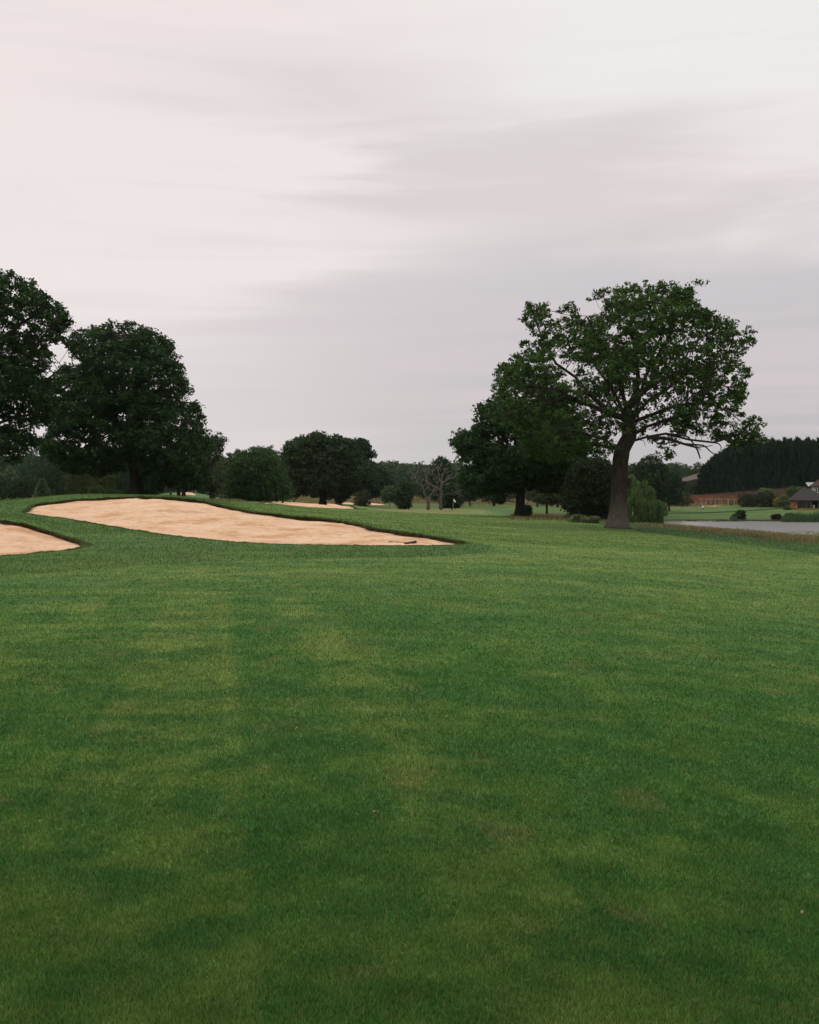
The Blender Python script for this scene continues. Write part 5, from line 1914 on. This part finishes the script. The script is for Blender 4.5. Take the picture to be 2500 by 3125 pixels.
M['black_timber'] = simple_mat('black_timber', (.02, .018, .016), .7, .2, 6)
M['pale_wood'] = simple_mat('pale_wood', (.34, .27, .19), .8, .2, 6)
M['screen'] = simple_mat('woven_screen', (.12, .098, .07), .9, .25, 9)
M['ridge'] = simple_mat('ridge_tile', (.11, .098, .088), .85, .2, 4)
M['stone'] = simple_mat('pale_stone', (.55, .51, .45), .8, .15, 6)
M['glass_dark'] = simple_mat('dark_glass', (.012, .015, .017), .08, .1, 1, spec=.6)
M['glass_pale'] = simple_mat('pale_glazing', (.20, .25, .25), .25, .1, 2)
M['orange_ring'] = simple_mat('orange_plastic', (.70, .22, .05), .5, .1, 6)
M['black_plastic'] = simple_mat('black_rubber', (.022, .022, .022), .6, .2, 12)
M['flag_white'] = simple_mat('white_cloth', (.80, .80, .78), .8, .04, 8)
M['pole_yellow'] = simple_mat('flagstick_paint', (.62, .58, .38), .5, .06, 8)
M['dry_leaf'] = simple_mat('dry_leaf', (.30, .21, .13), .8, .2, 30)
M['play_sand'] = simple_mat('yellow_sand', (.62, .44, .20), .95, .12, 3)


def prism(mb, quad_top, quad_bot):
    n = len(quad_top)
    mb.add([tuple(p) for p in quad_top] + [tuple(p) for p in quad_bot],
           [tuple(range(n))] + [tuple(range(2 * n - 1, n - 1, -1))] + [(i, (i + 1) % n, n + (i + 1) % n, n + i) for i in range(n)][::1])


def pavilion():
    D = 205.0
    b = base(2412, D)
    b[2] = at(2412, 1558, D)[2]
    yaw = math.atan2(b[0], D)
    root = empty('garden_pavilion', tuple(b), 'low brick pavilion with grey hipped roof and blue-grey arched windows by the pond', 'pavilion', rz=-yaw)
    X = lambda px: (px - 2412) * D * math.cos(yaw) / F
    Z = lambda py: at(1250, py, D)[2] - b[2]
    W = X(2530)
    eave = Z(1526)
    dep = 6.5
    # brick pier at the left corner with the side wall
    mb = MB()
    mb.box(0, X(2425.8), 0, dep, -.4, eave)
    mb.box(X(2427.4), X(2432), .003, .35, -.4, eave)
    mb.box(X(2425.8), X(2427.4), .08, .35, -.4, eave)
    mb.box(X(2432), W, dep - .3, dep, -.4, eave)
    mb.box(W, W + .3, 0, dep, -.4, eave)
    mb.box(X(2432), W, .0, .3, -.4, Z(1550.5))
    mb.build('wall', M['brick_orange'], root)
    mb = MB()
    mb.tube([(X(2426.6), -.02, -.1), (X(2426.6), -.02, eave)], .05, 8)
    mb.build('downpipe', M['black_timber'], root)
    # hipped roof
    o = .32
    r0, r1, rz = X(2448), X(2471), Z(1493)
    y0, y1, ym = -o, dep + o, dep / 2
    mb = MB()
    A = [(-o, y0, eave), (W + .3 + o, y0, eave), (W + .3 + o, y1, eave), (-o, y1, eave)]
    r1x = X(2471)
    top = [(r0, ym, rz), (r1x, ym, rz)]
    vs = A + top + [(x, y, z - .16) for x, y, z in A]
    mb.add(vs, [(0, 1, 5, 4), (1, 2, 5), (2, 3, 4, 5), (3, 0, 4), (0, 6, 7, 1), (1, 7, 8, 2), (2, 8, 9, 3), (3, 9, 6, 0), (6, 9, 8, 7)])
    rf = mb.build('roof', M['roof_tile'], root)
    mb = MB()
    mb.tube([(r0, ym, rz + .03), (r1x, ym, rz + .03)], .10, 6)
    mb.tube([(r0, ym, rz + .02), (-o, y0, eave + .02)], .07, 6)
    mb.tube([(r1x, ym, rz + .02), (W + .3 + o, y0, eave + .02)], .07, 6)
    mb.build('ridge_tiles', M['ridge'], rf)
    mb = MB()
    mb.tube([(-o, y0 - .05, eave - .14), (W + .3 + o, y0 - .05, eave - .14)], .07, 6)
    mb.build('gutter', M['black_timber'], rf)
    # arched windows between pilasters
    xs = [(2434, 2445.6), (2450, 2459.5), (2463.5, 2473.5)]
    zb, zt = Z(1550.5), eave - .18
    for a, c in xs:
        x0, x1 = X(a), X(c)
        xm, hw = (x0 + x1) / 2, (x1 - x0) / 2
        sp = zt - hw - .12
        mb = MB()
        pts = [(x0, zb), (x1, zb)] + [(xm + hw * math.cos(t), sp + hw * math.sin(t)) for t in np.linspace(0, math.pi, 9)]
        outer = [(x0 - .22, zb), (x1 + .22, zb), (x1 + .22, zt), (x0 - .22, zt)]
        # spandrel frame: ring between arch and rectangle
        arch = [(xm + hw * math.cos(t), sp + hw * math.sin(t)) for t in np.linspace(0, math.pi, 13)]
        for i in range(12):
            (ax, az), (bx_, bz) = arch[i], arch[i + 1]
            mb.add([(ax, .05, az), (bx_, .05, bz), (bx_, .05, zt), (ax, .05, zt), (ax, .14, az), (bx_, .14, bz), (bx_, .14, zt), (ax, .14, zt)],
                   [(0, 1, 2, 3), (4, 7, 6, 5), (0, 4, 5, 1), (2, 6, 7, 3)])
        mb.box(x0 - .28, x0, .02, .2, zb, zt)
        mb.box(x1, x1 + .28, .02, .2, zb, zt)
        mb.box(x0, x1, .05, .12, zb + .55, zb + .61)
        mb.box(xm - .02, xm + .02, .07, .12, zb, sp + hw * .95)
        fr = mb.build('window', M['joinery'], root)
        mb = MB()
        mb.box(x0 - .02, x1 + .02, .15, .18, zb, zt - .02)
        mb.build('pane', M['glass_dark'], fr)
    # open loggia to the right
    mb = MB()
    mb.box(X(2476), W, 2.4, 2.5, zb, eave - .05)
    mb.build('loggia_back', M['dark_wall'], root)
    for px in (2475.5, 2498, 2519):
        mb = MB()
        mb.box(X(px) - .11, X(px) + .11, .03, .25, zb, eave - .02)
        mb.box(X(px) - .17, X(px) + .17, -.03, .31, eave - .22, eave - .03)
        mb.build('post', M['joinery'], root)
    # life ring on the pier
    p = at(2430, 1547, D - .2 - X(2430) * math.sin(yaw))
    mb = MB()
    n, k, R_, r_ = 20, 8, .20, .062
    vs = [((R_ + r_ * math.cos(v)) * math.cos(u), r_ * math.sin(v) - .09, (R_ + r_ * math.cos(v)) * math.sin(u)) for u in np.linspace(0, 2 * math.pi, n, endpoint=False) for v in np.linspace(0, 2 * math.pi, k, endpoint=False)]
    mb.add(vs, [(i * k + j, i * k + (j + 1) % k, ((i + 1) % n) * k + (j + 1) % k, ((i + 1) % n) * k + j) for i in range(n) for j in range(k)])
    o_ = mb.build('life_ring', M['orange_ring'], smooth=True)
    o_.location = tuple(p)
    o_.rotation_euler = (0, 0, -yaw)
    tag(o_, 'orange life ring hanging on the brick pier of the pavilion', 'life ring')
    # stone urn in front
    p = at(2484, 1550, 203.5)
    lathe('garden_urn', [(0, .0), (.20, 0), (.20, .07), (.08, .12), (.07, .2), (.20, .32), (.24, .42), (.21, .44), (.10, .52), (.14, .56), (.05, .62), (0, .64)], (p[0], 203.5, p[2] - .03), M['stone'],
          'pale stone urn with lid standing before the dark open end of the pavilion', 'urn')


def lathe(name, prof, loc, mat, label, cat, n=14):
    mb = MB()
    vs = []
    for r_, z in prof:
        for k in range(n):
            t = 2 * math.pi * k / n
            vs.append((r_ * math.cos(t), r_ * math.sin(t), z))
    m = len(prof)
    mb.add(vs, [(i * n + k, i * n + (k + 1) % n, (i + 1) * n + (k + 1) % n, (i + 1) * n + k) for i in range(m - 1) for k in range(n)])
    o = mb.build(name, mat, smooth=True)
    o.location = loc
    return tag(o, label, cat)


def timber_house():
    D = 222.0
    b = base(2475, D)
    yaw = math.atan2(b[0], D)
    root = empty('timber_house', tuple(b), 'half-timbered white and black house with brown tiled roof at the right edge', 'house', rz=-yaw)
    X = lambda px: (px - 2475) * D * math.cos(yaw) / F
    Z = lambda py: at(1250, py, D)[2] - b[2]
    W, dep = X(2610), 7.0
    z1, z0 = Z(1484), Z(1504)
    mb = MB()
    mb.box(0, W, 0, dep, -.3, z0)
    mb.build('ground_floor', M['brick_orange'], root)
    mb = MB()
    mb.box(0, W, -.06, dep, z0, z1)
    mb.build('wall', M['white_paint'], root)
    mb = MB()
    for px in (2475.6, 2480.8, 2486.4, 2502, 2510, 2520, 2530, 2545, 2560, 2580, 2600):
        mb.box(X(px) - .07, X(px) + .07, -.12, -.061, z0 + .002, z1)
    mb.box(0, W, -.14, -.062, z0 - .06, z0 + .10)
    mb.box(0, W, -.14, -.062, z1 - .12, z1 + .05)
    mb.box(X(2480.8) + .07, X(2486.4) - .07, -.118, -.062, Z(1499.5), Z(1498))
    mb.box(X(2486.4) + .07, X(2502) - .07, -.118, -.062, Z(1488), Z(1486.6))
    mb.build('timber_frame', M['black_timber'], root)
    mb = MB()
    xa, xb, za, zb = X(2487.6), X(2501.5), Z(1502.5), Z(1488.6)
    for x in (xa, (xa + xb) / 2, xb):
        mb.box(x - .05, x + .05, -.16, -.10, za, zb)
    mb.box(xa, xb, -.158, -.10, za - .08, za)
    mb.box(xa, xb, -.158, -.10, zb - .04, zb + .03)
    w = mb.build('window', M['white_paint'], root)
    mb = MB()
    mb.box(xa, xb, -.10, -.07, za, zb)
    mb.build('pane', M['glass_dark'], w)
    mb = MB()
    o = .45
    rz = Z(1441)
    A = [(-o, -o, z1), (W + o, -o, z1), (W + o, dep + o, z1), (-o, dep + o, z1)]
    mb.add(A + [(X(2528), dep / 2, rz), (W - 3, dep / 2, rz)] + [(x, y, z - .15) for x, y, z in A],
           [(0, 1, 5, 4), (1, 2, 5), (2, 3, 4, 5), (3, 0, 4), (0, 6, 7, 1), (1, 7, 8, 2), (2, 8, 9, 3), (3, 9, 6, 0), (6, 9, 8, 7)])
    mb.build('roof', M['roof_brown'], root)
    # glasshouse behind
    D = 240.0
    b = base(2460, D)
    yaw = math.atan2(b[0], D)
    root = empty('glasshouse', tuple(b), 'pale glazed lantern roof showing between the conifers and the timbered house', 'greenhouse', rz=-yaw)
    X = lambda px: (px - 2460) * D * math.cos(yaw) / F
    Z = lambda py: at(1250, py, D)[2] - b[2]
    mb = MB()
    mb.box(0, X(2500), 0, 4, -.3, Z(1486))
    mb.build('wall', M['dark_wall'], root)
    mb = MB()
    ze, zr = Z(1485), Z(1474)
    x0, x1 = X(2459), X(2500)
    mb.add([(x0 + .7, -.2, ze), (x1, -.2, ze), (x1, 2.0, zr), (x0, 2.0, zr), (x1, 4.2, ze), (x0 + .7, 4.2, ze)], [(0, 1, 2, 3), (3, 2, 4, 5), (0, 3, 5), (1, 4, 2)])
    g = mb.build('roof', M['glass_pale'], root)
    mb = MB()
    for i in range(7):
        t = i / 6
        mb.tube([(x0 + .7 + (x1 - x0 - .7) * t, -.22, ze + .02), (x0 + (x1 - x0) * t, 2.0, zr + .03)], .035, 4)
    mb.tube([(x0, 2, zr + .05), (x1, 2, zr + .05)], .09, 5)
    mb.build('glazing_bars', M['white_paint'], g)


def walls():
    D = 246.0
    X = lambda px, D=D: at(px, 1500, D)[0]
    x0, x1 = X(2106), X(2264)
    g = at(1250, 1543, D)[2]
    top = at(1250, 1509.5, D)[2]
    root = empty('brick_wall', ((x0 + x1) / 2, D, g), 'warm orange-red garden wall behind the wooden frame, left of the rhododendrons', 'wall')
    mb = MB()
    h = top - g
    mb.box(x0 - (x0 + x1) / 2, x1 - (x0 + x1) / 2, 0, .34, -.6, h - .1)
    w = (x1 - x0) / 2
    for px in (2108, 2116, 2203):
        xx = X(px) - (x0 + x1) / 2
        mb.box(xx - .25, xx + .25, -.12, -.002, -.6, h - .1)
    mb.add([(-w, .34, -.6), (-w - 1.6, 6, -.6), (-w - 1.6, 6, h - .1), (-w, .34, h - .1)], [(0, 1, 2, 3)])
    mb.build('wall', M['brick_wall'], root)
    mb = MB()
    mb.box(-w - .05, w + .05, -.09, .43, h - .1, h)
    mb.build('coping', M['ridge'], root)
    # long wall running back along the hedge
    P0, P1 = at(2150, 1509, 256), at(2478, 1483.5, 250)
    d = P1 - P0
    L = math.hypot(d[0], d[1])
    g0 = -3.0
    root = empty('brick_wall', (P0[0], P0[1], 0), 'long weathered dark red wall rising to the right under the conifer hedge', 'wall', rz=math.atan2(d[1], d[0]))
    mb = MB()
    n = 24
    for i in range(n):
        a, c = L * i / n, L * (i + 1) / n
        za, zc = P0[2] + d[2] * i / n, P0[2] + d[2] * (i + 1) / n
        mb.add([(a, 0, g0), (c, 0, g0), (c, 0, zc), (a, 0, za), (a, .4, g0), (c, .4, g0), (c, .4, zc), (a, .4, za)], [(0, 1, 2, 3), (5, 4, 7, 6), (3, 2, 6, 7)])
    mb.build('wall', M['brick_dark'], root)
    mb = MB()
    mb.add([(0, -.12, P0[2] + .01), (L, -.12, P1[2] + .01), (L, .5, P1[2] + .01), (0, .5, P0[2] + .01), (0, -.12, P0[2] + .14), (L, -.12, P1[2] + .14), (L, .5, P1[2] + .14), (0, .5, P0[2] + .14)],
           [(0, 3, 2, 1), (4, 5, 6, 7), (0, 1, 5, 4), (1, 2, 6, 5), (2, 3, 7, 6), (3, 0, 4, 7)])
    mb.build('coping', M['roof_brown'], root)


def wood_frame():
    D = 239.0
    X0 = at(2140, 1500, D)[0]
    g = at(1250, 1545, D)[2]
    X = lambda px: at(px, 1500, D)[0] - X0
    Z = lambda py: at(1250, py, D)[2] - g
    root = empty('pergola', (X0, D, g), 'open wooden pergola frame with woven screens in front of the orange-red wall', 'pergola')
    for px, r_ in ((2140.5, .06), (2155, .06), (2168.5, .06), (2182.5, .06), (2195, .06), (2202, .06), (2223, .11), (2241, .07)):
        mb = MB()
        mb.box(X(px) - r_, X(px) + r_, -r_, r_, -.35, Z(1523))
        mb.build('post', M['pale_wood'], root)
    mb = MB()
    mb.box(X(2139), X(2225), -.05, .05, Z(1523), Z(1522))
    mb.box(X(2222), X(2262), -.05, .05, Z(1525), Z(1524))
    mb.box(X(2139), X(2225), 1.75, 1.85, Z(1523), Z(1522))
    for px in (2140, 2168, 2196, 2223):
        mb.box(X(px) - .04, X(px) + .04, -.25, 2.0, Z(1522) + .003, Z(1521.3))
    mb.build('beam', M['pale_wood'], root)
    for a, c in ((2158.5, 2167.5), (2171, 2181.5), (2185, 2194), (2225, 2239.5)):
        mb = MB()
        mb.box(X(a), X(c), -.02, .02, Z(1543.5), Z(1524.5))
        mb.build('screen', M['screen'], root)
    for px in (2156.5, 2170, 2183.6):
        for k in range(5):
            mb = MB()
            z = Z(1541 - k * 3.7)
            mb.box(X(px) - .13, X(px) + .13, -.09, -.062, z, z + .10)
            mb.build('rung', M['pale_wood'], root)
    # rail fence pieces
    for (a, c, D2, zt, lab) in ((2121, 2156, 237.5, 1535, 'low post and rail fence at the left end of the pergola'), (2187, 2207, 236.5, 1538, 'short rail fence in front of the middle of the pergola')):
        g2 = at(1250, 1545, D2)[2]
        x0 = at(a, 1500, D2)[0]
        r = empty('rail_fence', (x0, D2, g2), lab, 'fence')
        w = at(c, 1500, D2)[0] - x0
        h = at(1250, zt, D2)[2] - g2
        k = 3
        for i in range(k):
            mb = MB()
            mb.box(w * i / (k - 1) - .05, w * i / (k - 1) + .05, -.05, .05, -.3, h + .05)
            mb.build('post', M['pale_wood'], r)
        for f in (.95, .5):
            mb = MB()
            mb.box(0, w, -.085, -.052, h * f - .05, h * f + .05)
            mb.build('rail', M['pale_wood'], r)
    # yellow sand patch
    pts = [base(px, dd) for px, dd in ((2148, 230), (2160, 233), (2178, 234), (2198, 234), (2196, 229), (2180, 226.5), (2162, 226.5))]
    o = resample([p[:2] for p in pts], .8)
    c = o.mean(0)
    mb = MB()
    n = len(o)
    mb.add([(x, y, H(x, y) + .10) for x, y in o] + [(c[0], c[1], H(*c) + .13)], [(i, (i + 1) % n, n) for i in range(n)])
    tag(mb.build('sand_patch', M['play_sand']), kind='structure')
    # white marker bin on the lawn
    D3 = 212.0
    p = base(2145, D3)
    r = empty('litter_bin', tuple(p), 'small white-topped bin with dark base alone on the far lawn', 'bin')
    mb = MB()
    mb.tube([(0, 0, -.05), (0, 0, .28)], [.17, .15], 12)
    mb.build('base', M['black_plastic'], r, smooth=False)
    mb = MB()
    mb.tube([(0, 0, .283), (0, 0, .62), (0, 0, .72)], [.17, .17, .08], 12)
    mb.build('lid', M['white_paint'], r)


def barn():
    D = 325.0
    b = at(2100, 1490, D)
    g = H(b[0], D)
    root = empty('barn', (b[0], D, g), 'open-sided barn with brownish pitched roof between the trees and the conifer hedge', 'barn')
    org = np.array([b[0], D, g])
    P = lambda px, py, dd: at(px, py, dd) - org
    q = [P(2064, 1464.5, 322), P(2097, 1467.5, 316), P(2160, 1453, 321), P(2150, 1439, 333)]
    mb = MB()
    prism(mb, q, [p - [0, 0, .35] for p in q])
    # far slope
    q2 = [P(2064, 1464.5, 322), P(2150, 1439, 333), P(2165, 1462, 345), P(2080, 1470, 338)]
    prism(mb, [p + [0, 0, -.02] for p in q2], [p - [0, 0, .4] for p in q2])
    rf = mb.build('roof', M['roof_barn'], root)
    mb = MB()
    a, c = P(2097, 1468.6, 316.2), P(2160, 1454.2, 321.2)
    mb.add([tuple(a), tuple(c), tuple(c - [0, 0, .7]), tuple(a - [0, 0, .7]), tuple(a + [0, .2, 0]), tuple(c + [0, .2, 0]), tuple(c + [0, .2, -.7]), tuple(a + [0, .2, -.7])],
           [(0, 1, 2, 3), (7, 6, 5, 4), (0, 4, 5, 1), (3, 2, 6, 7)])
    mb.build('fascia', M['dark_wall'], rf)
    for px, py, dd in ((2070, 1466, 322), (2098, 1470, 316.5), (2118, 1466, 318), (2138, 1461, 320), (2156, 1457, 321)):
        p = P(px, py, dd)
        mb = MB()
        mb.box(p[0] - .15, p[0] + .15, p[1] + .3, p[1] + .6, -1, p[2])
        mb.build('post', M['dark_wall'], root)
    mb = MB()
    p0, p1 = P(2072, 1468, 328), P(2160, 1462, 328)
    mb.box(p0[0], p1[0], p0[1], p0[1] + .2, -1, p0[2] - .4)
    mb.build('wall', M['dark_wall'], root)


def sand_z(x, y):
    return H(x, y) - .135


def props():
    # flag
    D = 163.0
    p = base(1382.6, D)
    r = empty('golf_flag', tuple(p), 'white golf flag hanging on a thin yellowish pole on the green', 'flag')
    mb = MB()
    top = at(1384.2, 1524, D) - p
    mb.tube([(0, 0, -.05), tuple(top * .5), tuple(top)], [.022, .018, .014], 8)
    mb.build('pole', M['pole_yellow'], r)
    mb = MB()
    vs = []
    for i in range(9):
        for j in range(7):
            u, v = i / 8, j / 6
            x = top[0] + u * .34 + .02
            z = top[2] + .12 - v * .36 - u * .30 - .06 * math.sin(u * 3)
            y = .05 * math.sin(u * 7 + v * 2) * u
            vs.append((x, y, z))
    fs = [(i * 7 + j, (i + 1) * 7 + j, (i + 1) * 7 + j + 1, i * 7 + j + 1) for i in range(8) for j in range(6)]
    mb.add(vs, fs)
    o = mb.build('flag_cloth', M['flag_white'], r, smooth=True)
    s = o.modifiers.new('thickness', 'SOLIDIFY')
    s.thickness = .006
    # rake
    a, c, d = proj(1187, 1646.2, 30), proj(1236, 1656, 30), proj(1270, 1649.5, 30)
    d = c + (d - c) / np.linalg.norm(d - c) * 1.0 if np.linalg.norm(d - c) > 1.0 else d
    mid = (c + d) / 2
    b = np.array([mid[0], mid[1], sand_z(*mid)])
    r = empty('bunker_rake', tuple(b), 'black bunker rake lying on the sand at the right end of the big bunker', 'rake')
    mb = MB()
    h0 = np.array([a[0], a[1], sand_z(*a) + .03]) - b
    mb.tube([tuple(h0), tuple(h0 * .5 + [0, 0, .03]), (0, 0, .075)], .021, 8)
    mb.build('handle', M['black_plastic'], r, smooth=True)
    mb = MB()
    e0 = np.array([c[0], c[1], sand_z(*c) + .07]) - b
    e1 = np.array([d[0], d[1], sand_z(*d) + .07]) - b
    mb.tube([tuple(e0 * 1.0), tuple(e0 * .97), tuple(e1 * .97), tuple(e1)], [.045, .062, .062, .045], 8)
    hd = mb.build('head', M['black_plastic'], r, smooth=True)
    mb = MB()
    for i in range(13):
        q = e0 + (e1 - e0) * (i + .5) / 13
        mb.tube([tuple(q), tuple(q - [0, .03, .13])], [.022, .01], 5)
    mb.build('tines', M['black_plastic'], hd)
    # dry leaves lying on the fairway
    rr = random.Random(8)
    spots = [(905, 2235, 'tan dead leaf left of centre on the foreground fairway'), (1236, 2213, 'tan dead leaf right of centre on the foreground fairway'), (1362, 2197, 'small pinkish dead leaf farther right on the fairway'),
             (2448, 2803, 'pale dead leaf near the lower right corner of the turf'), (1146, 2495, 'dead leaf on the turf below the centre of the picture'), (800, 1713, 'brown dead leaf just in front of the big bunker')]
    for px, py, lab in spots:
        q = proj(px, py, 3)
        mb = MB()
        n = 10
        vs = [(0, 0, .012)]
        s = rr.uniform(.010, .016)
        for k in range(n):
            t = 2 * math.pi * k / n
            rad_ = s * (1 + .35 * math.cos(2 * t)) * rr.uniform(.8, 1.15)
            vs.append((rad_ * math.cos(t), rad_ * math.sin(t) * .8, rr.uniform(.0, .018)))
        mb.add(vs, [(0, 1 + k, 1 + (k + 1) % n) for k in range(n)])
        o = mb.build('fallen_leaf', M['dry_leaf'])
        o.location = (q[0], q[1], H(*q) + .022)
        o.rotation_euler = (rr.uniform(-.3, .3), rr.uniform(-.3, .3), rr.uniform(0, 6))
        tag(o, lab, 'leaf', 'dead leaves on the fairway')
    # low dark green strip laid along a line across the far lawn
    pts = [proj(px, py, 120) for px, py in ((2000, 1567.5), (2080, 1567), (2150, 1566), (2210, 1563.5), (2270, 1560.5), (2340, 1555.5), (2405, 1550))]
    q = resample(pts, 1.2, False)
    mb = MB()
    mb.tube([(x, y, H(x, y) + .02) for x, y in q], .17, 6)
    tag(mb.build('lawn_strip', M['dark_green'], smooth=True), kind='structure')


M['dark_green'] = simple_mat('dark_green_strip', (.022, .045, .020), .9, .3, 3)


def haze():
    m = bpy.data.materials.new('haze')
    m.use_nodes = True
    nt = m.node_tree
    nt.nodes.clear()
    out = nt.nodes.new('ShaderNodeOutputMaterial')
    v = nt.nodes.new('ShaderNodeVolumePrincipled')
    v.inputs['Color'].default_value = (.80, .90, .96, 1)
    v.inputs['Density'].default_value = HAZE
    v.inputs['Anisotropy'].default_value = .2
    nt.links.new(v.outputs[0], out.inputs['Volume'])
    mb = MB()
    mb.box(-6500, 6500, -70, 4100, -5.2, 62)
    o = mb.build('haze', m)
    tag(o, kind='stuff')


HAZE = 0.00005

build_ground()
build_bunkers()
build_water()
walls()
timber_house()
pavilion()
wood_frame()
barn()
big_trees()
background()
conifer_hedge()
dead_trees()
far_woods()
reeds()
props()
build_grass()
build_edge_grass()
build_rough()
haze()
